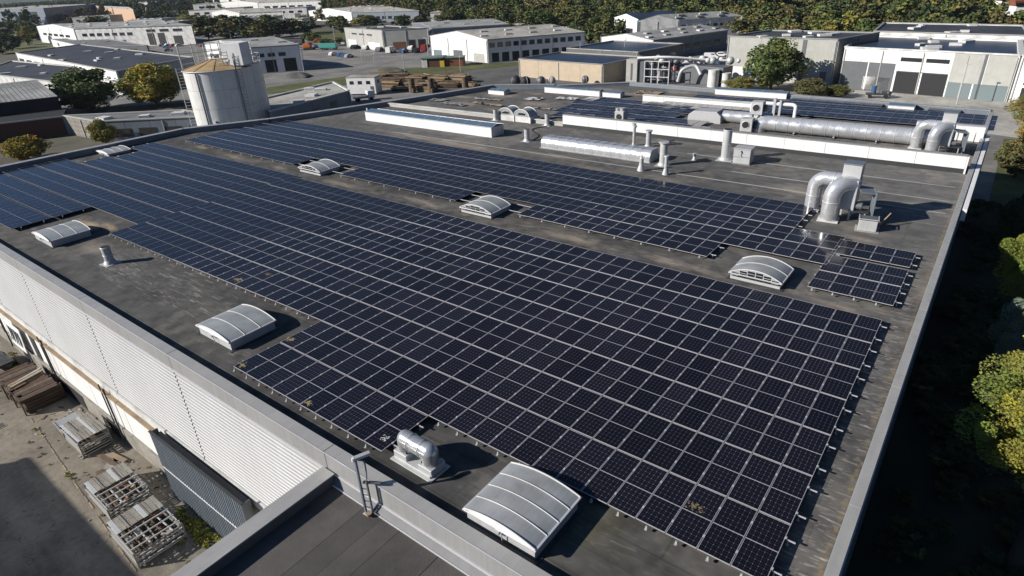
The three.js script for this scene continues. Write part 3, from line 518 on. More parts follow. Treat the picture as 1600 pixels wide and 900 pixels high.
// davit post on the annex roof that leans over the parapet
{
  const t = thing('davit_post', 'grey steel post with a flat lamp-like head standing at the parapet', 'post', [-13.35, -.93, 23.5], .1); t.scale.setScalar(.78);
  part('post', [bx(.11, 3.4, .11, 0, 1.7, 0, 0, .015)], M.bluegrey, t); part('rear_post', [bx(.08, 1.9, .08, .34, .95, -.12, 0, .01)], M.slate, t);
  part('rung', [.4, .8, 1.2, 1.6].map((y) => bar([0, y, 0], [.34, y, -.12], .025)), M.slate, t);
  part('brace', tube([[.32, 1.9, -.1], [.34, 2.5, -.2], [.22, 3.1, -.3], [.05, 3.3, -.1]], .035, 8), M.bluegrey, t);
  part('head', [bx(.26, .16, .85, .12, 3.42, -.32, -.5, .05)], M.galvDull, t); part('lamp_tip', cyl(.08, .08, .16, -.06, 3.34, .06, 12), M.white, t);
  part('arm', [bx(.9, .08, .16, .5, 1.95, -.3, .45, .02)], M.slate, t); part('foot_plate', bx(.4, .04, .3, .12, .02, 0, 0, .01), M.galvDull, t); part('winch', cyl(.14, .14, .12, .3, .1, .1, 14), M.tan, t);
  const b = thing('glass_blob', 'sparkling bird dropping splash on the front panel corner', 'stain', [-14.75, PY + .002, 21.05]);
  const q = rng(9); part('splash', Array.from({ length: 30 }, () => bx(.02 + .04 * q(), .006, .02 + .04 * q(), (q() - .5) * .34, .006 * q(), (q() - .5) * .34, q() * 3)), M.whiteB, b);
}
// ---------------------------------------------------------------- extractor units with elbows
function elbow(x, z, r, h, reach, dir) {           // riser that bends over towards dir
  const c = Math.cos(dir), s = Math.sin(dir), R = r * 1.5, pts = [[x, .05, z]]; for (let k = 1; k < 4; k++) pts.push([x, (h - R) * k / 3, z]);
  for (let k = 1; k <= 8; k++) { const a = k / 8 * Math.PI / 2; pts.push([x + c * R * (1 - Math.cos(a)), h - R + R * Math.sin(a), z + s * R * (1 - Math.cos(a))]); }
  pts.push([x + c * (R + reach * .5), h, z + s * (R + reach * .5)], [x + c * (R + reach), h, z + s * (R + reach)]); return pts;
}
function extractor(label, x, z, k, turn) {
  const t = thing('extractor_unit', label, 'extractor', [x, 0, z], turn, 'roof extractors with twin elbows'); t.scale.setScalar(k);
  part('elbow_duct', tube(elbow(-2.5, -.9, .64, 3.1, 1.3, .05), .64, 24, 70), M.galv, t);
  part('elbow_duct', tube(elbow(-.55, 1.25, .72, 3.25, .8, -.75), .72, 24, 70), M.galv, t);
  part('duct_ring', [ring(.655, .03, 'y', -2.5, 1.45, -.9), ring(.655, .03, 'x', -1.0, 3.1, -.82), ring(.735, .03, 'y', -.55, 1.75, 1.25)], M.alu, t);
  part('duct_foot', [bx(1.5, .09, 1.4, -2.5, .06, -.9, 0, .02), bx(1.7, .09, 1.6, -.55, .06, 1.25, .1, .02)], M.whiteB, t);
  part('fan_housing', [bx(1.4, 2.7, 1.6, .5, 2.3, -.15, 0, .06)], M.galvDull, t);
  part('outlet_box', [bx(1.45, 1.15, 1.3, .45, 4.35, -.25, 0, .02)], M.greyPaint, t); part('box_rim', [bx(1.55, .1, 1.4, .45, 4.95, -.25, 0, .02)], M.bluegrey, t); part('box_neck', bx(1.0, .3, 1.0, .45, 3.7, -.2), M.galvDull, t);
  part('leg', [bx(.14, 1.1, .14, .05, .55, .4)], M.galvDull, t); part('leg', [bx(.14, 1.1, .14, .9, .55, .4)], M.galvDull, t); part('leg', [bx(.14, 1.1, .14, .9, .55, -.7)], M.galvDull, t); part('leg', [bx(.14, 1.1, .14, .05, .55, -.7)], M.galvDull, t);
  part('motor', [cyl(.32, .32, .95, 0, 0, 0, 16).rotateZ(Math.PI / 2).translate(1.75, 1.35, .2)], M.slate, t); part('motor_tray', [bx(1.6, .08, 1.1, 1.6, .95, .2)], M.darkMetal, t);
  part('side_screen', [bx(.09, 2.3, 1.9, 2.5, 1.75, .1, .3, .02), bx(1.3, .09, 1.9, 1.9, 2.85, .15, .3, .02, 0, -.12)], M.bluegrey, t); part('screen_leg', [bx(.1, .9, .1, 2.15, .45, .8), bx(.1, .9, .1, 2.55, .45, -.5)], M.galvDull, t);
  return t;
}
extractor('large galvanised extractor with twin elbows at the right end of the second array', -5.4, -15.2, .82, 0);
extractor('farther galvanised extractor with twin elbows in front of the long round duct', -1.6, -37.6, .76, 0);
{
  const t = thing('vent_cowl_box', 'small open grey box vent in front of the large extractor', 'vent box', [-3.2, 0, -13.6], .15);
  part('box', [bx(1.15, .75, .95, 0, .4, 0, 0, .03)], M.greyPaint, t); part('hood', [bx(1.1, .05, .85, 0, .8, .0, 0, .02, .12)], M.slate, t); part('rim', [bx(1.25, .05, .06, 0, .88, .47), bx(.06, .05, .96, -.6, .87, 0), bx(.06, .05, .96, .6, .87, 0)], M.alu, t); part('flange', bx(1.5, .03, 1.3, 0, .015, 0), M.roofPale, t);
  const p = thing('loose_bracket', 'tilted rusty bracket arm behind the small box vent', 'bracket', [-2.35, 0, -14.6]); part('arm', beam([-.3, .05, .5], [.25, .95, -.4], .09, .05), M.tan, p); part('foot', bx(.3, .04, .3, -.3, .02, .5), M.galvDull, p);
}
// ---------------------------------------------------------------- long round duct on the far side
{
  const t = thing('round_duct', 'very long round galvanised duct with a down-turned left end behind the white wall', 'duct', [0, -.25, -39.3]);
  const r = .82, y = 1.15, pts = [[-18.9, .05, .25], [-18.9, .4, .25], [-18.8, .8, .2], [-18.4, 1.08, .1], [-17.6, 1.15, 0]]; for (let x = -16; x <= .8; x += 1.4) pts.push([x, y, 0]);
  part('duct', tube(pts, r, 26, 160), M.galv, t);
  for (let k = 0, x = -17; x < .5; k++, x += 1.28) part('duct_seam', ring(r + .012, .022, 'x', x, y, 0), M.alu, t);
  for (let x = -15; x < 1; x += 4) part('support', [span(x - .06, x + .06, 0, .5, -.7, -.6), span(x - .06, x + .06, 0, .5, .6, .7), span(x - .06, x + .06, .3, .38, -.7, .7)], M.galvDull, t);
  part('end_cap', cyl(r, r, .05, 0, 0, 0, 26).rotateZ(Math.PI / 2).translate(1.0, y, 0), M.galvDull, t);
}
{
  const t = thing('tent_duct', 'low metal hood tapering into a short round duct on the back roof', 'duct', [-25.6, 0, -41.6], .02);
  const s = new THREE.Shape([new THREE.Vector2(-2.3, 0), new THREE.Vector2(-2.2, .8), new THREE.Vector2(-1.6, 1.25), new THREE.Vector2(1.2, 1.3), new THREE.Vector2(1.7, .85), new THREE.Vector2(1.75, 0)]);
  part('hood', new THREE.ExtrudeGeometry(s, { depth: 2.2, bevelEnabled: true, bevelSize: .04, bevelThickness: .04, bevelSegments: 1 }).translate(0, 0, -1.1), M.galvDull, t);
  part('duct', tube([[1.7, .75, 0], [4, .75, 0], [7.2, .8, 0]], .68, 22, 20), M.galv, t); part('duct_ring', [ring(.69, .025, 'x', 3, .75, 0), ring(.69, .025, 'x', 5, .77, 0)], M.alu, t);
  for (const [x, z, y, l] of [[-19.6, -40.3, 1.5, 'upper grey fan box with round grille beside the tent-shaped duct'], [-19.9, -38.2, 0, 'lower grey fan box with round grille in front of the other fan box']]) {
    const f = thing('fan_box', l, 'fan unit', [x, 0, z], .05);
    part('body', bx(1.3, 1.4, 1.2, 0, y + .8, 0, 0, .04), M.greyPaint, f); part('grille', cyl(.38, .38, .04, 0, 0, 0, 18).rotateX(Math.PI / 2).translate(-.05, y + .85, .61), M.dark, f); part('grille_ring', ring(.4, .04, 'z', -.05, y + .85, .62), M.alu, f);
    for (const q of [-.5, .5]) part('leg', span(q - .06, q + .06, 0, y + .12, -.4, .4), M.galvDull, f);
    part('side_duct', cyl(.4, .4, .9, 0, 0, 0, 16).rotateZ(Math.PI / 2).translate(.95, y + .75, -.1), M.darkMetal, f);
  }
  const p = thing('pipe_run', 'white handrail-like pipe run with two uprights near the far upstand', 'pipe', [-20, 0, -46.2]);
  part('pipe', tube([[-2, .05, .2], [-2, 1.5, .2], [-1.8, 1.7, .2], [2.6, 1.7, 0], [3, 1.5, 0], [3, .05, 0]], .22, 12, 60, .1), M.white, p); part('upright', [bx(.3, 2.4, .3, .6, 1.2, .2), bx(.25, 2.2, .25, 1.3, 1.1, .3)], M.galvDull, p);
  const q = thing('fan_box', 'grey roof fan with twin inlets standing on the back array', 'fan unit', [-34.3, 0, -35.4]); part('body', bx(1.2, 1.3, 1.1, 0, 1.0, 0, 0, .05), M.greyPaint, q); part('grille', cyl(.36, .36, .04, 0, 0, 0, 16).rotateX(Math.PI / 2).translate(0, 1.0, .57), M.dark, q); part('cowl', [cyl(.3, .36, .35, .2, 1.65, 0), cyl(.26, .3, .3, -.4, 1.65, .1)], M.galvDull, q); part('leg', [bx(.12, .5, .12, -.45, .2, .4), bx(.12, .5, .12, .45, .2, .4)], M.galvDull, q);
}

// loose roofing goods on the cluttered back roof
{
  const r = rng(515), kinds = [[M.roofPale, 'pale'], [M.whiteB, 'white'], [M.tan, 'brown'], [M.roofMid, 'grey']];
  const at = [[-63, -36.5, 5, 1.1, 3, 'long grey sheet lying by the low upstand, far left of the back roof'], [-58, -38.5, 6, .9, 2, 'long brown board on the cluttered back roof, left of the arched rooflights'], [-54, -44.5, 2.6, 1.8, 1, 'crumpled white sheet in the middle of the back roof'], [-60.5, -41.5, 5, .8, 0, 'pale plank row on the cluttered back roof'], [-49.5, -46.8, 3.4, 1.5, 1, 'white folded sheet beside the back array left corner'], [-48, -39, 4, .5, 0, 'pale batten along the left edge of the back array'], [-67.5, -38, 3, 1.6, 3, 'grey tarpaulin near the angled parapet on the back roof'], [-40.5, -55.5, 4, 2.2, 2, 'brown board pile by the far roof edge left of the far array'], [-15.5, -45.2, 3.4, 1.1, 1, 'white sheet lying between round duct and far array, left one'], [-8.5, -45.6, 3.2, 1, 1, 'white sheet lying between round duct and far array, right one'], [-10.5, -34.6, 2, .9, 0, 'pale scrap sheet behind the long white fire wall']];
  at.forEach(([x, z, w, d, m, l]) => {
    const t = thing('roofing_sheet', l, 'sheet', [x, 0, z], (r() - .5) * .3), g = new THREE.PlaneGeometry(w, d, 22, 8).rotateX(-Math.PI / 2), p = g.attributes.position; for (let k = 0; k < p.count; k++) p.setY(k, .06 + .22 * fbm(p.getX(k) / 20 + .5 + x * .01, p.getZ(k) / 20 + .5, 40, 3)); g.computeVertexNormals();
    part('sheet', g, kinds[m][0], t); for (let k = 0; k < 3; k++) part('weight', bx(.25 + .3 * r(), .14, .2, (r() - .5) * w * .8, .26, (r() - .5) * d * .7, r() * 3, .02), k % 2 ? M.concrete : M.slate, t);
  });
  const h = thing('roof_hose', 'black cable trailing across the bare roof to the square-capped pipe', 'cable', [0, 0, 0]); part('cable', tube([[-39.4, .05, -23.8], [-40, .04, -26], [-42.5, .04, -28.2], [-42, .05, -30.6]], .05, 6, 60), M.dark, h); part('connector', bx(.3, .15, .2, -39.4, .1, -23.8, .3, .03), M.galvDull, h);
}
// ---------------------------------------------------------------- ground
const sheet = (name, pts, y, mat) => struct(name, poly(pts, G + y - .25, G + y), mat);
{
  const g = new THREE.CircleGeometry(9000, 64).rotateX(-Math.PI / 2).translate(0, G - .06, 0); struct('ground', clean(g), M.earth);
  sheet('industrial_ground', [[-175, 60], [-215, 0], [-300, -60], [-560, -120], [-470, -220], [-300, -240], [-150, -270], [-60, -300], [40, -190], [12, -100], [4, -62], [4, 60]], 0, M.asphalt);
  sheet('yard', [[-86, 23], [-86, 80], [-16, 80], [-16, 23]], .02, M.yard);
  sheet('car_park', [[-287, -160], [-268, -190], [-205, -184], [-148, -162], [-149, -148], [-171, -131], [-175, -115], [-197, -100], [-226, -115]], .03, M.asphalt);
  sheet('road', [[-142, -92], [-150, -128], [-158, -150], [-121, -160], [-89, -151], [-96, -108]], .03, M.asphaltDark);
  sheet('forecourt', [[-34, -139.5], [14, -133.8], [14, -100], [-32, -112]], .03, M.roofPale);
  sheet('lawn', [[-345, -209], [-388, -244], [-344, -244], [-264, -188], [-280, -178]], .05, M.grass);
  sheet('lawn', [[-640, -150], [-900, -200], [-860, -235], [-615, -170]], .05, M.grass);
  sheet('lawn', [[-480, -94], [-560, -112], [-600, -140], [-530, -142], [-470, -118]], .05, M.grass);
  sheet('grass_strip', [[-186, -78], [-176, -115], [-171, -131], [-150, -149], [-139, -158], [-133, -152], [-148, -128], [-157, -107], [-173, -74]], .06, M.grass);
  sheet('lawn', [[4, -100], [40, -110], [40, -62], [4, -62]], .05, M.grass);
  sheet('verge', [[-118, -20], [-132, -62], [-178, -60], [-214, -30], [-196, 20], [-120, 30]], .03, M.earth);
  sheet('shade_painted_ground', [[1.6, -62], [60, -62], [60, 60], [1.6, 60]], .04, M.shadePaintedGround = std([.05, .052, .03], 1, 0, { map: T.ground }));  // ground colour darkened so the building shade is painted into it
  // distant rise so that the land closes the view
  const h = new THREE.PlaneGeometry(9000, 2600, 90, 26).rotateX(-Math.PI / 2), p = h.attributes.position;
  for (let i = 0; i < p.count; i++) { const x = p.getX(i), z = p.getZ(i), t = clamp((1300 - z) / 2600, 0, 1); p.setY(i, G - 6 + 95 * sstep(.1, .9, t) * (.7 + .5 * fbm((x + 4500) / 9000, t, 9, 3))); }
  h.rotateY(.55).translate(-1900, 0, -2300); h.computeVertexNormals(); struct('hills', clean(h), M.hill = std([.05, .065, .03], 1, 0, { map: T.ground }));
}
// ---------------------------------------------------------------- yard beside the white wall
{
  const r = rng(31);
  const kerb = thing('kerb_line', 'broken row of pale kerb stones running along the yard', 'kerb', [0, G, 0]);
  for (let k = 0; k < 24; k++) { const t = k / 24, x = lerp(-51.2, -29.6, t); if (r() < .15) continue; part('kerb_stone', bx(.82, .07, .09, x, .02, lerp(26.4, 28.05, t) + (r() - .5) * .06, -.075 + (r() - .5) * .05, .02), k % 3 ? M.yard : M.tan, kerb); }
  function frameStack(label, x, z, w, d, h, turn, kind) {  // stacked frames / boards
    const t = thing(kind === 'timber' ? 'timber_stack' : 'frame_stack', label, kind === 'timber' ? 'timber stack' : 'frame stack', [x, G, z], turn), q = rng(Math.round(x * -13));
    if (kind === 'timber') {
      const ms = [M.wood, M.woodDark, M.woodDark, M.brown];
      for (const [ox, ww] of [[-w * .27, w * .42], [w * .24, w * .48]]) {
        for (let l = 0; l < 5; l++) part('board_layer', bx(ww - .05 - q() * .2, h / 5 - .05, d - q() * .25, ox + (q() - .5) * .12, (l + .5) * h / 5, (q() - .5) * .15, (q() - .5) * .03, .015), M.woodDark, t);
        const n = 9; for (let k = 0; k < n; k++) part('board', bx(ww / n - .02, .06, d * (.8 + .25 * q()), ox - ww / 2 + (k + .5) * ww / n, h + .04 + .05 * q(), (q() - .5) * .3, (q() - .5) * .05, .01), ms[Math.floor(q() * 4)], t);
      }
      for (let k = 0; k < 5; k++) part('batten', bx(.12, .09, d * .95, (k - 2.3) * .2, h + .17 + .03 * k, (q() - .5) * .4, .25 + (q() - .5) * .12, .01), [M.whiteB, M.woodPale, M.woodGrey][k % 3], t);
      part('panel', bx(1.1, .05, .8, .25, h + .2, d * .25, .2, .01), M.woodPale, t);
      for (const s of [-1, 1]) for (let k = 0; k < 4; k++) part('post', bx(.09, h + .12, .09, (k - 1.5) * w / 3.3, (h + .12) / 2, s * d * .52), M.wood, t);
    } else {
      const pal = [M.woodGrey, M.concGrey, M.galvDull];
      for (let l = 0; l < 6; l++) { const y = .12 + l * (h - .15) / 6; for (const s of [-1, 1]) { part('side_rail', bx(w, .07, .07, (q() - .5) * .12, y, s * d / 2 + (q() - .5) * .1, (q() - .5) * .02), pal[l % 3], t); part('end_rail', bx(.07, .07, d, s * w / 2 + (q() - .5) * .1, y + .02, 0, (q() - .5) * .02), pal[(l + 1) % 3], t); } }
      for (const [a, b] of [[-1, -1], [1, -1], [-1, 1], [1, 1]]) part('post', bx(.09, h, .09, a * w / 2, h / 2, b * d / 2), M.woodGrey, t);
      const split = kind === 'half' ? -.06 : kind === 'open' ? -.1 : .5;
      const n = 9; for (let k = 0; k < n; k++) { const lx = w * (split + .5); if (lx > .2) part('slat', bx(lx + (q() - .5) * .15, .05, d / n - .03, -w / 2 + lx / 2, h + .03 + .03 * q(), -d / 2 + (k + .5) * d / n, (q() - .5) * .03, .01), pal[k % 5 === 3 ? 2 : 0], t); }
      if (kind !== 'full') {
        for (let k = 0; k < 7; k++) { const x0 = w * split, l = w * .5 - x0; part('beam', bx(l, .07, .08, x0 + l / 2, h + .02 - .25 * q(), -d / 2 + (k + .5) * d / 7, (q() - .5) * .12, .01), [M.woodGrey, M.galvDull, M.wood][k % 3], t); }
        for (let k = 0; k < 3; k++) part('cross_rail', bx(.06, .07, d, lerp(w * split, w / 2, (k + .7) / 3), h + .09, 0, (q() - .5) * .08), M.galvDull, t);
        for (let k = 0; k < 14; k++) part('scrap', bx(.2 + .6 * q(), .05 + .12 * q(), .08 + .18 * q(), lerp(w * split, w / 2, q()), h * (.35 + .6 * q()), (q() - .5) * d * .85, q() * 3, .01, (q() - .5), (q() - .5)), [M.woodGrey, M.wood, M.brick, M.whiteB, M.tan][k % 5], t);
      }
      part('core', bx(w * .9, h * .35, d * .9, 0, h * .2, 0), M.woodDark, t);
      part('strap', [bx(w * .6, .015, .04, -w * .2, h + .075, -d * .2), bx(w * .6, .015, .04, -w * .2, h + .075, d * .22)], M.dark, t);
    }
    return t;
  }
  frameStack('big dark brown timber stack with pale battens on top, farthest in the yard', -55.2, 25.1, 6.4, 2.7, 1.35, .02, 'timber');
  frameStack('grey mesh frame stack, second from the brown timber stack', -44.6, 24.85, 3.2, 1.9, 1.35, .0, 'full');
  frameStack('stack with white slats and open rusty beams, beside the kerb line', -36.6, 26.0, 3.6, 2.4, 1.25, -.02, 'half');
  frameStack('nearest frame stack with scrap-filled open compartments, beside the annex', -31.9, 26.4, 3.6, 2.7, 1.2, -.02, 'open');
  const lp = thing('leaning_sheet', 'low grey sheet leaning on the mesh frame stack', 'metal sheet', [-47.2, G, 25.0]); part('sheet', bx(2.1, .04, 1.5, 0, .42, 0, 0, .01, 0, -.3), M.galvDull, lp); part('edge_bar', bx(2.15, .05, .05, 0, .46, .75, 0, 0, 0, -.3), M.alu, lp);
  const cd = thing('cardboard_sheets', 'flat sheets of brown cardboard and planks lying by the white wall', 'cardboard', [-39.6, G + .03, 25.3]); for (let k = 0; k < 9; k++) part('plank', bx(1.2 + r() * 1.4, .03, .15 + r() * .5, (r() - .5) * 3.2, .02 + .02 * k, (r() - .5) * 2, (r() - .5) * .8, .005), [M.wood, M.tan, M.woodGrey][k % 3], cd);
  const cf = thing('crate_sheet', 'flat brown board on the ground between timber stack and mesh frames', 'board', [-48.1, G + .02, 24.2], .03); part('board', bx(2.8, .05, 1.1, 0, .03, 0, 0, .01), M.woodGrey, cf); part('batten', bx(2.9, .05, .08, 0, .08, .5), M.wood, cf);
  { const t = thing('yard_litter', 'small wood offcuts and rubbish strewn over the yard concrete', 'litter', [0, G, 0]); t.userData.kind = 'stuff'; const a = [[], [], []]; for (let k = 0; k < 150; k++) a[k % 3].push(bx(.05 + .5 * r() * r(), .03 + .05 * r(), .04 + .14 * r(), lerp(-58, -29, r()), .05, 23.6 + 4.6 * r() * r(), r() * 3, 0, 0, .1 * r())); part('offcut', a[0], M.wood, t); part('offcut', a[1], M.woodGrey, t); part('rag', a[2], M.roofPale, t); const d = thing('drain_cover', 'square iron drain cover in the sunlit yard concrete', 'drain cover', [-52.5, G + .02, 28.2], .1); part('frame', bx(.8, .03, .8, 0, .012, 0), M.concrete, d); for (let k = 0; k < 5; k++) part('grate_bar', bx(.62, .02, .07, 0, .035, -.26 + k * .13), M.darkMetal, d); }
  // ribbed metal shed against the wall
  const s = thing('metal_shed', 'grey ribbed metal shed with a dark open roof against the white wall', 'shed', [-28.9, G, 23.6]);
  for (let k = 0; k < 10; k++) { const x = -5 + k; for (const [y0, y1] of [[.1, 2.55], [2.62, 5.3]]) part('ribbed_panel', [span(x + .01, x + .99, y0, y1, .2, .25), ...[.14, .38, .62, .86].map((q) => span(x + q - .05, x + q + .05, y0, y1, .25, .285))], M.bluegrey, s); }
  part('mid_rail', span(-5, 5, 2.56, 2.61, .2, .3), M.white, s); part('end_wall', span(-5.05, -5, 0, 5.3, -.2, .29), M.slate, s); part('end_wall', span(5, 5.05, 0, 5.3, -.2, .29), M.slate, s);
  part('roof_deck', span(-5, 5, 4.9, 5, -.3, .2), M.roofDark, s); part('roof_rim', span(-5.08, 5.08, 5.3, 5.38, .18, .32), M.darkMetal, s);
  // old trolley and junk at the far end of the wall
  const j = thing('junk_trailer', 'dark junk trailer with bent hoops standing in shade at the left edge', 'trailer', [-62.5, G, 25.4], .1);
  part('bed', bx(3.4, .2, 1.8, 0, .8, 0, 0, .03), M.darkMetal, j); part('hoop', [tube([[-1.5, .8, -.8], [-1.5, 2, -.4], [-1.5, 2, .4], [-1.5, .8, .8]], .05), tube([[0, .8, -.8], [0, 2, -.4], [0, 2, .4], [0, .8, .8]], .05), tube([[1.5, .8, -.8], [1.5, 2, -.4], [1.5, 2, .4], [1.5, .8, .8]], .05)], M.galvDull, j);
  for (const [x, z] of [[-1, .95], [1, .95], [-1, -.95], [1, -.95]]) part('wheel', cyl(.4, .4, .22, 0, -.11, 0, 16).rotateX(Math.PI / 2).translate(x, .4, z), M.tyre, j);
  const b = thing('painted_board', 'white board with black brush strokes leaning on the wall at far left', 'board', [-61.4, -10.3, 23.5]);
  part('board', bx(3.6, 2.3, .05, 0, 1.2, 0, 0, .01, -.06), M.white, b); const st = []; for (let k = 0; k < 7; k++) st.push(tube([[-1.4 + k * .45, .5, .08], [-1.3 + k * .45 + .2 * r(), 1.2, .045], [-1.5 + k * .45, 1.9, -.0]], .04, 5, 12)); part('brush_stroke', st, M.slate, b);
  // off-frame hall that throws the shadow over the yard
  hallBox('warehouse', 'plain grey warehouse at the edge of the yard, mostly out of view', [-46.2 - 14.6, 28 + 16.4], 30, 24, 10.8);
}
function hallBox(name, label, [x, z], w, d, h) { const o = thing(name, label, 'building', [x, G, z]); part('wall', span(0, w, 0, h - .3, 0, d), M.concGrey, o); part('roof', span(-.2, w + .2, h - .29, h, -.2, d + .2), M.roofGrey, o); for (let k = 0; k < 5; k++) part('window', span(3 + k * 5, 5.5 + k * 5, 3, 4.4, -.06, -.01), M.glassDark, o); return o; }

// ---------------------------------------------------------------- buildings beyond the roof
// P: near corner, left corner, right corner as [x, z]; faces 'a' (left-near) and 'b' (near-right)
M.paleGlass = std([.16, .2, .21], .25, 0);
function hall(name, label, P, h, o = {}) {
  const [C, L, R] = P, B = [L[0] + R[0] - C[0], L[1] + R[1] - C[1]], t = thing(name, label, 'building', [C[0], G, C[1]]);
  const q = (p) => [p[0] - C[0], p[1] - C[1]], c = [0, 0], l = q(L), r = q(R), b = q(B), cx = b[0] / 2, cz = b[1] / 2, wall = o.wall || M.white, wallA = o.wallA || wall;
  const faces = { a: [l, c], b: [c, r], d: [r, b], e: [b, l] }, put = {};
  for (const k in faces) {
    const [p, s] = faces[k], dx = s[0] - p[0], dz = s[1] - p[1], len = Math.hypot(dx, dz), ang = Math.atan2(-dz, dx); let nx = -dz / len, nz = dx / len;
    if ((p[0] + dx / 2 - cx) * nx + (p[1] + dz / 2 - cz) * nz < 0) { nx = -nx; nz = -nz; }
    put[k] = (s0, s1, y0, y1, off, thick, bev = 0) => { const m = (s0 + s1) / 2, n = off; return bx(s1 - s0, y1 - y0, thick, p[0] + dx / len * m + nx * n, (y0 + y1) / 2, p[1] + dz / len * m + nz * n, ang, bev); };
    put[k].len = len; put[k].pt = (s0, y, off) => [p[0] + dx / len * s0 + nx * off, y, p[1] + dz / len * s0 + nz * off];
    const n = (k === 'a' || k === 'b') ? Math.max(1, Math.round(len / (o.bay || 9))) : 1;
    for (let i = 0; i < n; i++) part(n > 1 ? 'wall_panel' : 'wall', put[k](len * i / n + (n > 1 ? .03 : 0), len * (i + 1) / n - (n > 1 ? .03 : 0), 0, h, -.2 - .012 * (i % 2), .4), k === 'a' ? wallA : wall, t);
    if (n > 1) part('wall_core', put[k](.2, len - .2, .1, h - .1, -.45, .3), M.slate, t);
  }
  const roofMat = o.roof || M.roofGrey;
  if (o.gable) {                                   // ridge from the middle of face a to the middle of face d
    const rise = o.gable, m0 = [l[0] / 2, l[1] / 2], m1 = [(r[0] + b[0]) / 2, (r[1] + b[1]) / 2];
    for (const [e, mm, face] of [[[l, c], m0, 'a'], [[r, b], m1, 'd']]) {
      const g = new THREE.BufferGeometry(), A = [e[0][0], h, e[0][1]], Bq = [e[1][0], h, e[1][1]], K = [mm[0], h + rise, mm[1]];
      g.setAttribute('position', new THREE.Float32BufferAttribute([...A, ...Bq, ...K], 3)); g.computeVertexNormals(); g.setAttribute('uv', new THREE.Float32BufferAttribute(new Float32Array(6), 2)); part('gable', g, face === 'a' ? wallA : wall, t);
    }
    for (const [p, s] of [[c, r], [l, b]]) {
      const out = [(p[0] - m0[0]) * .02, (p[1] - m0[1]) * .02], dn = -rise * .02;
      const top = [[p[0] + out[0], h + dn + .25, p[1] + out[1]], [s[0] + out[0], h + dn + .25, s[1] + out[1]], [m1[0], h + rise + .25, m1[1]], [m0[0], h + rise + .25, m0[1]]], bot = top.map(([x, y, z]) => [x, y - .24, z]), pos = [];
      const quad = (a, bb, cc, d) => pos.push(...a, ...bb, ...cc, ...a, ...cc, ...d);
      quad(...top); quad(bot[3], bot[2], bot[1], bot[0]); for (let k = 0; k < 4; k++) quad(top[k], bot[k], bot[(k + 1) % 4], top[(k + 1) % 4]);
      const g = new THREE.BufferGeometry(); g.setAttribute('position', new THREE.Float32BufferAttribute(pos, 3)); g.computeVertexNormals(); part('roof_slope', boxUV(g), roofMat, t);
    }
    const n = o.lights || 0, q2 = rng(Math.round(C[0] * 7)); for (let k = 0; k < n; k++) { const u = (k + .5) / n, v = .3 + .4 * (k % 2), x = lerp(lerp(c[0], m0[0], v), lerp(r[0], m1[0], v), u), z = lerp(lerp(c[1], m0[1], v), lerp(r[1], m1[1], v), u); part('roof_light', bx(2.4, .5, 1.6, x, h + rise * v + .4, z, Math.atan2(-r[1], r[0]), .05), k % 3 ? M.roofPale : M.whiteB, t); }
  } else {
    const k = .985, sh = [l, c, r, b].map(([x, z]) => [cx + (x - cx) * k, cz + (z - cz) * k]);
    part('roof', poly(sh, h - .45, h - .12), roofMat, t);
    part('roof_edge', [...'abde'].map((f) => put[f](0, put[f].len, h, h + (o.rim || .25), -.1, .5)), o.rimMat || M.fascia, t);
    const n = o.lights || 0, q2 = rng(Math.round(C[0] * 7)); for (let i = 0; i < n; i++) { const u = (i + .5) / n, v = .25 + .5 * q2(); part('roof_light', bx(1.5 + q2() * 2, .55, 1.3 + q2(), lerp(lerp(c[0], r[0], u), lerp(l[0], b[0], u), v), h + .1, lerp(lerp(c[1], r[1], u), lerp(l[1], b[1], u), v), q2(), .05), M.whiteB, t); }
  }
  for (const f of 'ab') { const n = Math.max(2, Math.round(put[f].len / (o.bay || 9) / 2)); if (!o.plain) for (let k = 0; k <= n; k++) part('downpipe', put[f](lerp(.2, put[f].len - .4, k / n), lerp(.2, put[f].len - .4, k / n) + .18, .1, h - .3, .1, .16), M.concGrey, t); if (o.gable && f === 'b') part('gutter', put.b(0, put.b.len, h - .22, h + .02, .12, .2), M.concGrey, t); }
  for (const [f, s0, s1, y0, y1, n, kind] of o.open || []) {
    for (let k = 0; k < n; k++) {
      const len = put[f].len, a = lerp(s0, s1, k / n) * len, e = lerp(s0, s1, (k + (n > 1 ? .68 : 1)) / n) * len;
      if (kind === 'window') { const w = part('window', put[f](a, e, y0 * h, y1 * h, .03, .08), M.slate, t); part('pane', put[f](a + .1, e - .1, y0 * h + .1, y1 * h - .1, .08, .03), M.glassDark, w); part('sill', put[f](a - .1, e + .1, y0 * h - .1, y0 * h, .1, .2), M.whiteB, w); }
      else part(kind === 'dark' ? 'loading_door' : kind === 'band' ? 'window_band' : kind === 'pipe' ? 'downpipe' : 'door', put[f](a, e, y0 * h, y1 * h, .04, .08, 0), { dark: M.dark, white: M.white, grey: M.slate, band: M.glassDark, pale: M.concGrey, blue: M.paleGlass, pipe: M.slate, rust: M.rust }[kind], t);
    }
  }
  return t;
}
const hA = hall('industrial_hall', 'long white hall with three dark loading doors, far left behind the low dark roofs', [[-464, -130.5], [-558, -141], [-380, -162]], 10.6, { gable: 2, roof: M.roofMid, lights: 12, bay: 14, wallA: M.white, wall: M.whiteB, open: [['a', .12, .9, .5, .63, 5, 'window'], ['b', .06, .52, .58, .74, 7, 'window'], ['b', .62, .79, .05, .66, 2, 'dark'], ['b', .83, .9, .05, .5, 1, 'dark'], ['b', .62, .95, .72, .86, 3, 'window'], ['b', .4, .43, .05, .35, 1, 'grey']] });
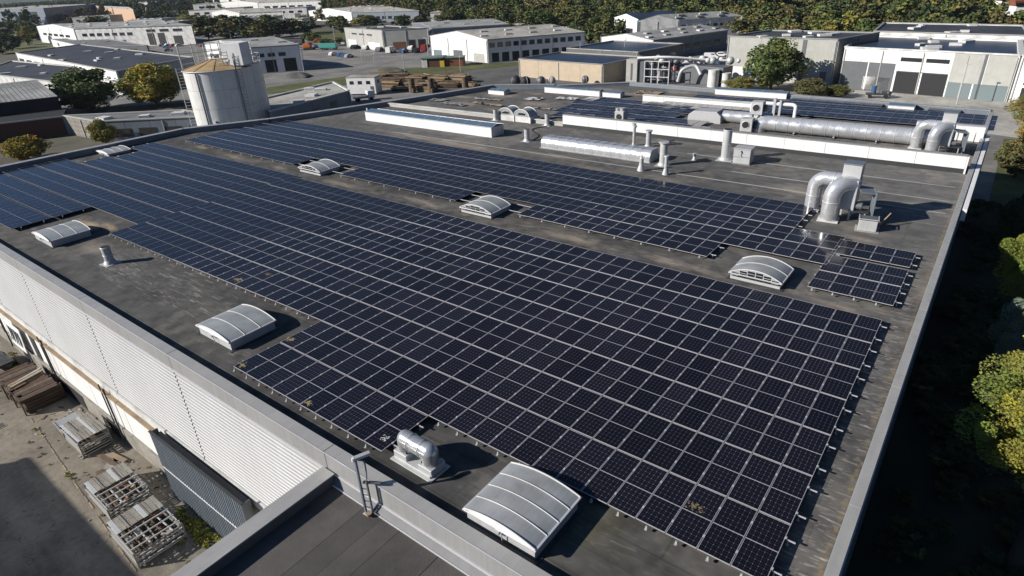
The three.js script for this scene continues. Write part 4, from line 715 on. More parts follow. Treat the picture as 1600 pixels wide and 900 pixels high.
hall('low_workshop', 'low workshop with curved grey roof in front of the long white hall', [[-394, -108], [-500, -128], [-352, -122]], 4.4, { roof: M.roofGrey, wallA: M.white, wall: M.slate, bay: 30, lights: 2, open: [['a', .2, .26, .3, .7, 1, 'grey'], ['b', .2, .9, .2, .7, 3, 'dark']] });
hall('low_workshop', 'wide dark-roofed workshop with a row of windows in its white side, behind the round tree', [[-219.5, -52.5], [-355, -66], [-232, -84]], 7.2, { roof: M.roofDark, rimMat: M.roofPale, wallA: M.white, wall: M.bluegrey, lights: 9, bay: 26, open: [['a', .02, .52, .45, .72, 5, 'window'], ['b', .45, .62, .05, .5, 1, 'dark']] });
hall('low_workshop', 'dark flat-roofed workshop at the left edge, behind the ribbed barn roof', [[-222, -36.5], [-290, -34], [-258, -58]], 6.2, { roof: M.roofDark, rimMat: M.concGrey, wallA: M.whiteB, wall: M.whiteB, lights: 4, bay: 30 });
hall('white_workshop', 'white gabled workshop with dark doors, directly behind the silos', [[-221.5, -97], [-264, -106], [-208, -112]], 9.1, { gable: 1.8, roof: M.roofMid, lights: 3, bay: 12, open: [['b', .05, .8, .62, .76, 4, 'window'], ['b', .06, .22, .03, .45, 1, 'dark'], ['b', .35, .55, .03, .5, 1, 'dark'], ['b', .68, .9, .03, .52, 1, 'dark'], ['a', .1, .4, .35, .6, 2, 'window']] });
hall('grey_hall', 'light grey flat-roofed hall with a row of cars parked in front', [[-224.5, -167.5], [-262, -176.5], [-208, -180]], 8.8, { roof: M.roofDark, wall: M.concGrey, wallA: M.concGrey, lights: 4, bay: 13, open: [['a', .08, .3, .05, .42, 1, 'white'], ['a', .62, .9, .05, .38, 1, 'white'], ['b', .2, .48, .05, .42, 1, 'rust'], ['b', .55, .68, .05, .5, 1, 'dark'], ['b', .75, .9, .05, .5, 1, 'dark'], ['a', .2, .8, .7, .78, 3, 'window']] });
hall('grey_hall', 'grey hall with blue-dark roof joined behind the light grey one', [[-207, -181], [-246, -207], [-182, -205]], 8.4, { gable: 1.2, roof: M.roofMid, wall: M.bluegrey, lights: 5, bay: 15, open: [['b', .1, .6, .55, .75, 4, 'window']] });
hall('white_hall', 'big white gabled hall with pale roof in the centre, many dark doors along its side', [[-150.3, -150.6], [-186, -158], [-127.8, -181]], 7.9, { gable: 2.3, roof: M.roofPale, lights: 8, bay: 7, open: [['b', .02, .98, .66, .86, 12, 'window'], ['b', .04, .96, .03, .42, 9, 'dark'], ['a', .05, .2, .02, .38, 1, 'blue'], ['a', .42, .58, .02, .45, 1, 'grey'], ['a', .77, .94, .02, .38, 1, 'pale']] });
hall('white_hall', 'low white gabled hall with a grey roof right behind the blue-roofed beige building', [[-97, -174.5], [-121, -181], [-85, -212]], 6.2, { gable: 1.6, roof: M.roofMid, wall: M.bluegrey, wallA: M.white, lights: 9, bay: 10, open: [['b', .1, .95, .3, .6, 6, 'window']] });
hall('white_hall', 'white gabled hall with grey roof standing before the wood, right of the tree clump', [[-117.6, -242], [-133, -233], [-97, -262]], 7.4, { gable: 2.2, roof: M.roofMid, wall: M.whiteB, lights: 6, bay: 12, open: [['b', .05, .95, .55, .72, 9, 'window']] });
hall('white_hall', 'small white hall with a dark blue roof, left neighbour of the one before the wood', [[-141, -250], [-160, -262], [-124, -272]], 7, { gable: 2, roof: M.roofBlue, bay: 12, open: [['a', .5, .8, .05, .4, 1, 'dark']] });
hall('beige_hall', 'low beige hall with a blue-black panelled roof just past the far parapet', [[-87.8, -124.6], [-119.5, -128.2], [-84.5, -143]], 5.2, { roof: M.roofBlue, wall: M.beige, bay: 8, lights: 0, rim: .18 });
hall('beige_hall', 'second blue-roofed section behind the beige hall', [[-88, -146], [-116, -150], [-84, -170]], 5.9, { roof: M.roofBlue, wall: M.slate, bay: 14, rimMat: M.roofPale, open: [['b', .1, .9, .3, .7, 3, 'window']] });
hall('concrete_block', 'tall pale concrete block with a dark vertical slot, behind the large green tree', [[-33, -142.5], [-61.2, -146], [-27, -160]], 10.8, { roof: M.roofDark, wall: M.slate, wallA: M.concGrey, bay: 9, lights: 7, open: [['a', .71, .745, .02, .98, 1, 'pipe'], ['a', .05, .28, .03, .3, 1, 'white'], ['a', .9, .95, .02, .3, 1, 'grey']] });
hall('modern_hall', 'modern white and dark glass hall with panels on its roof, far right', [[3, -134.5], [-31, -141.5], [2, -162]], 9.2, { roof: M.roofBlue, wall: M.white, wallA: M.white, rim: .3, rimMat: M.whiteB, bay: 4.2, lights: 8, open: [['a', .0, .17, 0, .68, 1, 'grey'], ['a', .18, .345, 0, .68, 1, 'grey'], ['a', .16, .33, .02, .33, 1, 'white'], ['a', .36, .5, .0, .5, 1, 'dark'], ['a', .515, .66, 0, .5, 1, 'dark'], ['a', .37, .5, .75, .84, 1, 'band'], ['a', .52, .65, .75, .84, 1, 'band'], ['a', .67, .8, .0, .34, 1, 'blue'], ['a', .81, .99, 0, .34, 1, 'blue'], ['a', .67, .83, .345, .99, 1, 'pale'], ['a', .85, .99, .345, .99, 1, 'pale'], ['a', .832, .845, .0, 1, 1, 'pipe'], ['a', .36, .66, .505, .52, 1, 'grey']] });
hall('modern_hall', 'right-hand bay of the modern hall with two dark window bands, at the frame edge', [[34, -128], [3.3, -134.5], [33, -156]], 9.2, { roof: M.roofBlue, wall: M.white, wallA: M.white, rim: .3, rimMat: M.whiteB, bay: 5, lights: 3, open: [['a', .1, .42, .62, .74, 1, 'band'], ['a', .5, .9, .64, .74, 1, 'band'], ['a', .05, .95, .4, .46, 1, 'dark'], ['a', .05, .45, 0, .34, 1, 'dark'], ['a', .5, .95, 0, .34, 1, 'dark'], ['a', .46, .475, 0, .4, 1, 'white']] });
hall('modern_hall', 'raised grey rear hall behind the modern hall, roof vents on top', [[4, -163], [-30, -170], [2, -190]], 10.2, { roof: M.roofDark, wall: M.whiteB, bay: 14, lights: 6 });
hall('roof_building', 'grey flat shed in front of the silos with a brown gable side', [[-153.5, -20], [-170, -19], [-131, -37]], 4.2, { roof: M.roofGrey, rimMat: M.concGrey, wallA: M.woodGrey, wall: M.bluegrey, bay: 6, lights: 3, open: [['b', .1, .9, .2, .6, 4, 'dark']] });
hall('pale_shed', 'low pale-roofed shed right of the silos, beside the white camper', [[-124.5, -66], [-120, -41], [-141, -74]], 5.2, { roof: M.roofPale, wall: M.bluegrey, wallA: M.bluegrey, rimMat: M.whiteB, bay: 8, lights: 4, open: [['a', .05, .6, .35, .65, 5, 'window'], ['a', .72, .8, .1, .75, 1, 'grey']] });
hall('distant_hall', 'blue-grey factory at the far top left corner', [[-905, -262], [-1160, -262], [-1010, -360]], 17.5, { roof: M.roofPale, wall: M.bluegrey, wallA: M.bluegrey, bay: 60, lights: 5, open: [['a', .5, .95, .5, .8, 3, 'window']] });
hall('distant_hall', 'peach-coloured block with a pale roof behind a row of round trees', [[-985, -350], [-1030, -362], [-720, -280]], 13.5, { gable: 2, roof: M.roofMid, wall: M.peach, wallA: M.peach, bay: 40, lights: 5, open: [['a', .1, .9, .3, .75, 4, 'window'], ['b', .05, .95, .3, .7, 12, 'window']] });
hall('distant_hall', 'long pale-roofed factory above the tree row, left of centre', [[-413, -306], [-500, -330], [-352, -318]], 7.4, { gable: 2.4, roof: M.roofPale, wall: M.bluegrey, wallA: M.white, bay: 30, lights: 6, open: [['b', .1, .9, .3, .6, 9, 'window']] });
for (const [P, h, l] of [[[[-690, -402], [-800, -420], [-600, -420]], 12, 'very long white roof far behind the tree row'], [[[-300, -395], [-330, -400], [-282, -410]], 7, 'little white house among trees at the wood edge'], [[[-560, -300], [-640, -318], [-520, -318]], 8, 'pale low factory partly hidden behind trees'], [[[-860, -480], [-960, -500], [-700, -490]], 14, 'white roofs along the skyline left of centre']]) hall('distant_hall', l, P, h, { gable: 2.5, roof: M.roofPale, wall: M.whiteB, bay: 40, lights: 4, open: [['b', .1, .9, .4, .7, 6, 'window']] });
{ // barn with ribbed roof at the left edge
  const t = thing('dark_barn', 'dark barn with a pale ribbed gable roof and brown side wall at the left edge', 'building', [-169.7, G, -18.8]), q = ([x, z]) => [x + 169.7, z + 18.8], H = (y) => y - G;
  const E = (s) => [-181.2 - 11.8 * s, -22.8 + 28.4 * s], R = (s) => [-200.5 - 9 * s, -25.4 + 27 * s], F = (s) => [-219 - 8 * s, -28.5 + 27 * s];
  part('wall', poly([[-169.7, -18.8], [-181.4, -23.6], [-194, 6.4], [-186.5, 15]].map(q), 0, H(-7.6)), M.brown, t);
  part('lean_to_roof', poly([[-169.5, -18.9], [-181.4, -23.8], [-194.2, 6.4], [-186.3, 15.2]].map(q), H(-7.59), H(-7.45)), M.dark, t);  // near-black colour paints in the shade below the barn eave
  part('gutter', poly([[-169.2, -19.1], [-169.5, -18.9], [-186.3, 15.2], [-186, 15]].map(q), H(-7.7), H(-7.4)), M.galvDull, t);
  part('upper_wall', poly([E(0), F(0), F(1), E(1)].map(q), 0, H(-4.7)), M.dark, t);  // same painted shade: near-black wall between eave and lean-to
  const n = 30; for (let k = 0; k < n; k++) for (const [A, B, ya, yb] of [[E, R, -4.5, -2], [F, R, -4.5, -2]]) {
    const a = k / n, e = (k + .86) / n, P = [[...q(A(a)), ya], [...q(A(e)), ya], [...q(B(e)), yb], [...q(B(a)), yb]].map(([x, z, y]) => [x, H(y), z]), lo = P.map(([x, y, z]) => [x, y - .12, z]), pos = [], quad = (w, x, y, z) => pos.push(...w, ...x, ...y, ...w, ...y, ...z);
    quad(...P); for (let i = 0; i < 4; i++) quad(P[i], lo[i], lo[(i + 1) % 4], P[(i + 1) % 4]);
    const g = new THREE.BufferGeometry(); g.setAttribute('position', new THREE.Float32BufferAttribute(pos, 3)); g.computeVertexNormals(); part('roof_sheet', boxUV(g), M.roofMid, t);
  }
  const g = new THREE.BufferGeometry(), e0 = q(E(0)), r0 = q(R(0)), f0 = q(F(0)); g.setAttribute('position', new THREE.Float32BufferAttribute([e0[0], H(-4.7), e0[1], f0[0], H(-4.7), f0[1], r0[0], H(-2.1), r0[1]], 3)); g.computeVertexNormals(); part('gable', boxUV(g), M.dark, t);
}
// ---------------------------------------------------------------- silos
function silo(label, x, z, r, h, cone, roofMat) {
  const t = thing('storage_silo', label, 'silo', [x, G, z], .3), n = 20, rings = 4;
  for (let l = 0; l < rings; l++) for (let k = 0; k < n; k++) part('shell_plate', clean(new THREE.CylinderGeometry(r + .01 * ((k + l) % 2), r + .01 * ((k + l) % 2), h / rings - .03, 4, 1, true, (k + (l % 2) * .5) / n * 6.2832, 6.2832 / n - .003)).translate(0, (l + .5) * h / rings, 0), M.tank, t);
  part('core', cyl(r - .06, r - .06, h - .05, 0, 0, 0, 40), M.slate, t);
  for (let k = 0; k < n; k += 2) { const g = new THREE.ConeGeometry(r + .2, cone, 2, 1, true, k / n * 6.2832, 6.2832 / n * 2 - .008).translate(0, h + cone / 2, 0); part('roof_sheet', clean(g), roofMat, t); part('roof_rib', beam([Math.sin(k / n * 6.2832) * (r + .2), h + .03, Math.cos(k / n * 6.2832) * (r + .2)], [0, h + cone + .03, 0], .12, .08), M.tan, t); }
  part('rim', new THREE.TorusGeometry(r + .12, .12, 6, 48).rotateX(Math.PI / 2).translate(0, h, 0), M.galvDull, t);
  part('roof_cap', cyl(.7, .5, .5, 0, h + cone - .2, 0, 14), M.slate, t);
  return t;
}
function ladder(t, a, b, w) { const d = V(...b).sub(V(...a)), n = Math.round(d.length() / .6), s = w / 2; part('ladder_rail', [bar([a[0] - s, a[1], a[2] + s], [b[0] - s, b[1], b[2] + s], .07), bar([a[0] + s, a[1], a[2] - s], [b[0] + s, b[1], b[2] - s], .07)], M.galvDull, t); part('ladder_rung', Array.from({ length: n }, (_, k) => { const q = (k + .5) / n; return bar([lerp(a[0], b[0], q) - s, lerp(a[1], b[1], q), lerp(a[2], b[2], q) + s], [lerp(a[0], b[0], q) + s, lerp(a[1], b[1], q), lerp(a[2], b[2], q) - s], .05, 5); }), M.galvDull, t); }
{
  const t = silo('big white silo with an ochre conical roof behind the far-left parapet', -127.6, -36.2, 6.7, 14.4, 2.0, M.gold);
  const up = (a, y, r = 6.9) => [Math.sin(a) * r, y, Math.cos(a) * r];
  part('pipe', [bar(up(.1, 0), up(.1, 14.2), .16), bar(up(1.25, 0), up(1.25, 16), .14)], M.slate, t);
  ladder(t, up(-.95, 0, 7.3), up(-.95, 15, 7.3), .9); ladder(t, up(1.3, 2, 7.2), up(1.3, 17, 7.2), .8);
  const g2 = []; for (let k = 0; k < 9; k++) { const a = 2.2 + k * .25; g2.push(bar(up(a, 14.4), up(a, 16.4), .06)); if (k) g2.push(bar(up(a, 16.3), up(a - .25, 16.3), .05), bar(up(a, 15.4), up(a - .25, 15.4), .05)); }
  part('guard_rail', g2, M.whiteB, t); { const f = []; for (let k = 0; k < 10; k++) { const a = -1.9 - k * .2; f.push(bar(up(a, 14.4, 7.4), up(a, 18.6, 7.4), .1)); if (k) for (const y of [15.4, 16.4, 17.4, 18.5]) f.push(bar(up(a, y, 7.4), up(a + .2, y, 7.4), .07)); } part('scaffold_frame', f, M.whiteB, t); } part('scaffold_pole', [bar([-7.4, 5, 2], [-7.4, 19, 2], .14), bar([-7.8, 9, -2], [-7.8, 19, -2], .12), bar([-4, 16, -6], [-4, 19, -6], .12), bar([-7.4, 17.2, 2], [-4, 17.2, -6], .1), bar([-7.4, 18.8, 2], [-4, 18.8, -6], .1), bar([-7.4, 15.2, 2], [-7.8, 15.2, -2], .1), bar([-4, 18.8, -6], [2, 18.8, -6.5], .1), bar([-4, 17.2, -6], [2, 17.2, -6.5], .1)], M.galvDull, t);
  part('valve', [cyl(.25, .25, .8, 2.6, 3.8, 6.4, 12), bx(.5, .4, .4, 2.2, 4.8, 6.5)], M.galvDull, t);
  const s = silo('narrower grey silo standing right behind the ochre-roofed one', -127.2, -39.9, 5.0, 14.8, .5, M.galvDull);
  part('top_box', [bx(4.2, 4.2, 3.6, 3.2, 17, 2.4, .2, .05)], M.white, s); part('guard_rail', Array.from({ length: 14 }, (_, k) => { const a = k * .45; return bar([Math.sin(a) * 5, 14.8, Math.cos(a) * 5], [Math.sin(a) * 5, 16.4, Math.cos(a) * 5.2], .06); }).concat([new THREE.TorusGeometry(5, .06, 5, 40).rotateX(Math.PI / 2).translate(0, 16.4, 0), new THREE.TorusGeometry(5, .06, 5, 40).rotateX(Math.PI / 2).translate(0, 15.6, 0)]), M.galvDull, s);
  ladder(s, [2.5, 9, 5.1], [2.5, 17.8, 5.1], .8); part('pipe', [bar([3.2, 0, 4.3], [3.2, 13, 4.3], .14)], M.slate, s);
}
// ---------------------------------------------------------------- trees
// crowns: many leaf faces spread over the shells of clumps, height 1 and half-width .5
function leafMat(c, t = 0) { const m = t ? new THREE.MeshPhysicalMaterial({ roughness: .9, transmission: t, thickness: 0 }) : new THREE.MeshStandardMaterial({ roughness: .9 }); m.color.setRGB(...c); m.vertexColors = true; m.side = THREE.DoubleSide; return m; }
function crown(seed, n, size, lobes, y0 = .22, top = 1, tints = [[1, 1, 1]], ky = 1, kr = 1) {
  const r = rng(seed), L = [], pos = [], nor = [], col = [], N = () => { let a, b, c, d; do { a = r() * 2 - 1; b = r() * 2 - 1; c = r() * 2 - 1; d = a * a + b * b + c * c; } while (d > 1 || d < .01); d = Math.sqrt(d); return [a / d, b / d, c / d]; };
  let rr; for (let k = 0; k < lobes; k++) { const d = N(), q = .25 + .75 * Math.cbrt(r()); const y = clamp(d[1] * q, -1, 1), taper = y > 0 ? 1 - .25 * y : 1 - .18 * -y; L.push([d[0] * q * (rr = .28 + .15 * r()) * taper, lerp(y0, top, .5 + y * .36), d[2] * q * rr * taper, lerp(.06, .19, r() * (1.25 - .5 * q)) * kr, tints[Math.floor(r() * tints.length)], .72 + .5 * r()]); }
  for (let k = 0; k < n; k++) {
    const l = L[Math.floor(r() * lobes)], d = N(), q = l[3] * (.55 + .5 * Math.sqrt(r())), c = [l[0] + d[0] * q, l[1] + d[1] * q * .8 * Math.min(1, ky * 1.3), l[2] + d[2] * q], s = size * (.6 + .8 * r());
    const e = N(), m = [d[0] * .45 + e[0], d[1] * .45 + e[1] + .3, d[2] * .45 + e[2]], ml = Math.hypot(...m), nn = m.map((v) => v / ml), a = Math.abs(nn[1]) < .9 ? [0, 1, 0] : [1, 0, 0];
    let t = [nn[1] * a[2] - nn[2] * a[1], nn[2] * a[0] - nn[0] * a[2], nn[0] * a[1] - nn[1] * a[0]]; const tl = Math.hypot(...t); t = t.map((v) => v / tl); const b = [nn[1] * t[2] - nn[2] * t[1], nn[2] * t[0] - nn[0] * t[2], nn[0] * t[1] - nn[1] * t[0]];
    const P = (u, v, w = 0) => [c[0] + (t[0] * u + b[0] * v + nn[0] * w) * s, c[1] + (t[1] * u + b[1] * v + nn[1] * w) * s * ky, c[2] + (t[2] * u + b[2] * v + nn[2] * w) * s];
    const A = P(-.5, 0), B = P(.05, -.32, .12), C = P(.55, .05), D = P(0, .34, .12), br = l[5] * (.75 + .5 * r());
    pos.push(...A, ...B, ...C, ...A, ...C, ...D); for (let i = 0; i < 6; i++) { nor.push(...nn); col.push(l[4][0] * br, l[4][1] * br, l[4][2] * br); }
  }
  const g = new THREE.BufferGeometry(); g.setAttribute('position', new THREE.Float32BufferAttribute(pos, 3)); g.setAttribute('normal', new THREE.Float32BufferAttribute(nor, 3)); g.setAttribute('color', new THREE.Float32BufferAttribute(col, 3)); g.setAttribute('uv', new THREE.Float32BufferAttribute(new Float32Array(pos.length / 3 * 2), 2)); return g;
}
function trunkGeo(seed, y = .62, r0 = .028) {
  const r = rng(seed), g = [new THREE.CylinderGeometry(r0 * .55, r0, y, 8).translate(0, y / 2, 0)];
  for (let k = 0; k < 6; k++) { const a = r() * 6.28, h = lerp(.2, y * .9, r()), l = .14 + .16 * r(); g.push(bar([0, h, 0], [Math.cos(a) * l, h + .12 + .14 * r(), Math.sin(a) * l], r0 * .32, 5)); }
  const m = merged(g); return m;
}
const tintsG = [[1, 1, 1], [.8, .95, .8], [1.25, 1.1, .7], [.7, .85, .75]], tintsA = [[1, 1, 1], [1.12, 1, .8], [.85, .95, .8], [1.2, 1.05, .7], [.8, .85, .8]];
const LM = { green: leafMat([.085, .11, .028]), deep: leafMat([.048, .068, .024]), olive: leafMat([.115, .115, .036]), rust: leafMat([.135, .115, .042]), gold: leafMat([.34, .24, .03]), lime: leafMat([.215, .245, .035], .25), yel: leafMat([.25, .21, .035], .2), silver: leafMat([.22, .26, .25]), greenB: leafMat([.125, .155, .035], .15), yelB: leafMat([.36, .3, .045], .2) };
const crownS = [0, 1, 2, 3].map((k) => crown(100 + k, 1500, .075, 36, .02, 1, tintsG)), crownM = [0, 1].map((k) => crown(120 + k, 12000, .033, 70, .02, 1, tintsG, 1.3)), trunkS = [0, 1].map((k) => trunkGeo(140 + k));
let treeN = 0;
function tree(label, x, z, h, rad, mat, o = {}) {
  const t = thing(o.name || 'broadleaf_tree', label, o.cat || 'tree', [x, o.y ?? G, z], o.turn ?? (treeN * 2.4), o.group); treeN++;
  const c = new THREE.Mesh(o.geo || crownS[treeN % 4], mat); c.name = 'crown'; c.scale.set(rad * 2.3, h, rad * 2.3); c.position.y = (o.drop ?? .06) * -h; c.castShadow = c.receiveShadow = true;
  const k = new THREE.Mesh(trunkS[treeN % 2], M.bark); k.name = 'trunk'; k.scale.set(h * .9, h, h * .9); k.castShadow = k.receiveShadow = true; t.add(c, k); return t;
}
tree('big round dark green tree left of the silos', -200, -35.5, 13.2, 10.6, LM.greenB, { geo: crownM[0] });
tree('yellow-green autumn tree between the round green tree and the silos', -188, -48, 13.4, 9, LM.yelB, { geo: crownM[1] });
tree('small golden bush beside the dark barn at the left edge', -150.5, -4.5, 5.4, 4.6, LM.gold, { geo: crownM[1], name: 'shrub', cat: 'shrub' });
tree('narrow golden shrub against the brown gable of the grey flat shed', -150, -19, 6.2, 3.0, LM.yel, { geo: crownM[0], name: 'shrub', cat: 'shrub' });
tree('large green tree in front of the pale concrete block', -44.3, -132, 14, 7.4, LM.greenB, { geo: crownM[1] });
tree('rusty low bush at the foot of the large green tree', -33.6, -126.5, 4.8, 5, LM.rust, { geo: crownM[0], name: 'shrub', cat: 'shrub' });
tree('small olive bush right of the rusty one, by the far roof edge', -28.6, -128.5, 3.2, 3.4, LM.olive, { geo: crownM[1], name: 'shrub', cat: 'shrub' });
tree('yellowing bush left of the large green tree, low behind the roof edge', -51, -130, 3.6, 4, LM.yel, { geo: crownM[0], name: 'shrub', cat: 'shrub' });
// beside the right-hand wall
const nearTints = [[1, 1, 1], [1.2, 1, .6], [.72, .95, .8], [1.2, 1.02, .65], [.8, .9, .7]], nearCrown = crown(301, 110000, .0115, 240, .3, 1, nearTints, .62, .55), nearCrown2 = crown(302, 60000, .016, 190, .36, 1, nearTints, .5, .65);
tree('large lime and yellow tree at the right frame edge', 8.3, 1.6, 16.4, 4.3, LM.lime, { geo: nearCrown, turn: 1, drop: 0 });
tree('yellow-green tree above the large lime one, cut by the right frame edge', 7.4, -20, 14.6, 2.9, LM.lime, { geo: nearCrown2, turn: 2.2 });
tree('silvery pale shrub in shade between the two lime trees', 7.2, -12.6, 12, 2.1, LM.silver, { geo: nearCrown2, name: 'shrub', cat: 'shrub' });
tree('golden tree group at the right edge beyond the roof corner', 9.2, -64, 14.5, 5, LM.yel, { geo: nearCrown2, turn: .5 });
tree('golden tree behind the roof corner, farthest at the right edge', 8.5, -84, 13.4, 5.6, LM.yel, { geo: nearCrown2, turn: 3.5 });
tree('dark rounded bush standing at the shaded foot of the right-hand wall', 6.9, -44, 8.5, 2.4, LM.deep, { geo: crownM[0], name: 'shrub', cat: 'shrub' });
tree('reddish shrub on the lawn past the right-hand wall', 6.2, -76, 7, 3, LM.rust, { geo: crownM[1], name: 'shrub', cat: 'shrub' });
// rows and clumps in the middle distance
const byView = (a, b) => Math.atan2(a[0] - 2, 33 - a[1]) - Math.atan2(b[0] - 2, 33 - b[1]);
const clump = (list, label, group, mats) => list.sort(byView).forEach(([x, z, h, r], k) => tree(`${label}, ${ordinal(k + 1)} from left`, x, z, h, r, mats[k % mats.length], { group }));
clump([[-406, -184, 17, 11], [-408, -197, 16, 10], [-384, -188, 16, 10.5], [-371, -190, 16, 9], [-351, -187, 15, 11], [-365, -206, 13, 9.5], [-361, -214, 12, 9], [-366, -229, 10, 9.5], [-344, -240, 11.5, 7], [-425, -206, 16, 10], [-395, -303, 8, 8], [-330, -252, 10, 7], [-440, -196, 15, 10], [-398, -222, 14, 10]], 'tree in the dark row behind the lawn', 'trees in the dark row behind the lawn', [LM.deep, LM.olive, LM.green, LM.deep, LM.rust]);
clump([[-870, -325, 16, 13], [-826, -326, 15, 13.5], [-766, -318, 14, 12.5], [-715, -311, 13, 11], [-900, -345, 15, 12], [-690, -318, 12, 10]], 'rounded tree before the peach-coloured block', 'trees before the peach-coloured block', [LM.deep, LM.green]);
clump([[-815, -196, 13, 13], [-752, -191, 11, 11], [-662, -148, 9, 9], [-700, -176, 10, 10], [-600, -128, 7, 7], [-580, -122, 6, 6], [-640, -140, 7, 7]], 'dark tree by the lawn at the left frame edge', 'trees by the left lawn', [LM.deep, LM.green, LM.olive]);
clump([[-150, -213, 11, 5], [-142, -210, 11.5, 5.5], [-134, -207, 12.5, 6], [-133, -217, 11.5, 5], [-164, -232, 9, 5], [-126, -200, 8, 4], [-146, -205, 7, 4]], 'green tree behind the big white gabled hall', 'trees behind the white gabled hall', [LM.green, LM.olive, LM.deep]);
clump([[-92, -249, 10.5, 6.5], [-90, -266, 11, 7], [-85, -272, 11, 7], [-80, -250, 9.5, 6]], 'tree right of the gabled hall before the wood', 'trees at the right end of that hall', [LM.olive, LM.rust]);
clump([[-275, -182, 4.5, 4], [-283, -180, 4, 4], [-268, -184, 4, 4], [-306, -190, 5, 5], [-318, -196, 5.5, 5]], 'low bush along the lawn edge', 'bushes along the lawn edge', [LM.green, LM.olive]);
const more = [[-587, -268], [-523, -244], [-433, -278], [-472, -323], [-433, -349], [-438, -376], [-375, -337], [-327, -295], [-318, -306], [-453, -406], [-578, -451], [-671, -471], [-767, -493], [-883, -519], [-1025, -551], [-1113, -534], [-1297, -556], [-1145, -289], [-875, -218], [-594, -150], [-540, -127], [-515, -110], [-476, -93], [-620, -200], [-560, -190], [-700, -235], [-300, -215], [-290, -206], [-285, -222], [-250, -236], [-262, -228], [-196, -222], [-205, -232], [-184, -220], [-345, -262], [-362, -270], [-380, -262], [-410, -250], [-455, -232], [-330, -232], [-318, -268], [-298, -262]];
{ const q = rng(611); clump(more.map(([x, z]) => { const d = Math.hypot(x, z) / 500; return [x, z, (8 + 5 * q()) * Math.max(.75, Math.min(1.3, d)), (5.5 + 4 * q()) * Math.max(.75, Math.min(1.5, d))]; }), 'green tree scattered between the far sheds', 'trees scattered between the far sheds', [LM.green, LM.deep, LM.olive, LM.deep, LM.yel, LM.green, LM.rust]); }
// the wood beyond, front trees one by one
{
  const r = rng(404), kinds = [['green', 'dark green tree in front of the wood', LM.green], ['olive', 'olive tree in front of the wood', LM.olive], ['rust', 'rust-brown autumn tree in front of the wood', LM.rust], ['deep', 'deep green tree in front of the wood', LM.deep], ['gold', 'yellowing tree in front of the wood', LM.yel]];
  const front = (x) => x > -70 ? -205 - .12 * (x + 70) : -272 - .3 * (x + 70) * .35 - (x < -160 ? (-160 - x) * .42 : 0);
  const list = []; for (let k = 0; k < 130; k++) { const x = lerp(-330, 60, (k + r() * .8) / 130); list.push([x, front(x) - r() * 26]); }
  const seenKinds = {}; for (const [x, z] of list.sort(byView)) { const q = kinds[Math.floor(r() * r() * 5)], n = seenKinds[q[0]] = (seenKinds[q[0]] || 0) + 1; tree(`${q[1]}, ${ordinal(n)} of its kind from left`, x, z, 9.5 + 4.5 * r(), 4.6 + 2.4 * r(), q[2], { group: q[0] + ' trees in the front of the wood' }); }
  const mass = new THREE.Group(); mass.name = 'forest'; mass.userData = { kind: 'stuff', label: 'deep mixed wood in autumn colours reaching to the skyline', category: 'forest' }; scene.add(mass);
  const geos = [crown(500, 800, .1, 26, .0, 1, tintsA), crown(501, 800, .1, 26, .0, 1, tintsA)], cols = [LM.green, LM.olive, LM.rust, LM.deep], lists = [[], [], [], [], [], [], [], []], e = new THREE.Object3D();
  const add = (x, z, s) => { const h = (8 + 9 * r()) * s, w = (4 + 4.5 * r()) * s * 2.1; e.position.set(x, G + 0, z); e.rotation.y = r() * 6.28; e.scale.set(w, h, w); e.updateMatrix(); const n = fbm((x + 2000) / 4000, (z + 2000) / 4000, 40, 3); lists[(n > .55 && r() < .4 ? 2 : r() < .4 ? 1 : r() < .45 ? 3 : 0) * 2 + (r() < .5 ? 0 : 1)].push(e.matrix.clone()); };
  for (let k = 0; k < 12000; k++) { const a = lerp(-.97, .2, r()), d = lerp(250, 760, Math.sqrt(r())), x = 2 + Math.sin(a) * d, z = 33 - Math.cos(a) * d; if (z < front(x) - 22) add(x, z, 1); }
  for (let k = 0; k < 14000; k++) { const a = lerp(-1.3, .2, r()), d = lerp(700, 2600, Math.sqrt(r())), x = 2 + Math.sin(a) * d, z = 33 - Math.cos(a) * d; if (a < -.72 && d < 1050 && r() < .9) continue; add(x, z, 1.25); }
  lists.forEach((l, k) => { if (!l.length) return; const m = new THREE.InstancedMesh(geos[k % 2], cols[k >> 1], l.length); m.name = 'crown'; m.userData.kind = 'stuff'; m.castShadow = m.receiveShadow = true; l.forEach((q, i) => m.setMatrixAt(i, q)); mass.add(m); });
}
// ---------------------------------------------------------------- houses at the wood edge
for (const [x, z, s, l] of [[-4, -290, 1, 'small white house with red roof among the trees, far right'], [6, -300, 1.1, 'white house with dark roof at the right skyline'], [14, -285, 1, 'pale house with red roof at the right frame edge'], [-60, -330, 1.2, 'little house with a red roof deep in the wood'], [-30, -318, 1, 'house with an orange-red roof over the wood'], [2, -262, 1.2, 'long low house with a red-brown roof before the right skyline']]) {
  const t = thing('house', l, 'house', [x, G + 4, z], .4); part('wall', bx(9 * s, 7, 7, 0, 3.5, 0), M.white, t);
  const g = new THREE.CylinderGeometry(4.6, 4.6, 9.6 * s, 3, 1).rotateZ(Math.PI / 2).rotateX(-Math.PI / 2).scale(1, .55, 1).translate(0, 8.1, 0); part('roof', g, l.includes('dark') ? M.slate : M.brick, t); for (const q of [-2.5, 0, 2.5]) part('window', bx(1.1, 1.3, .1, q * s, 4, 3.55), M.glassDark, t);
}
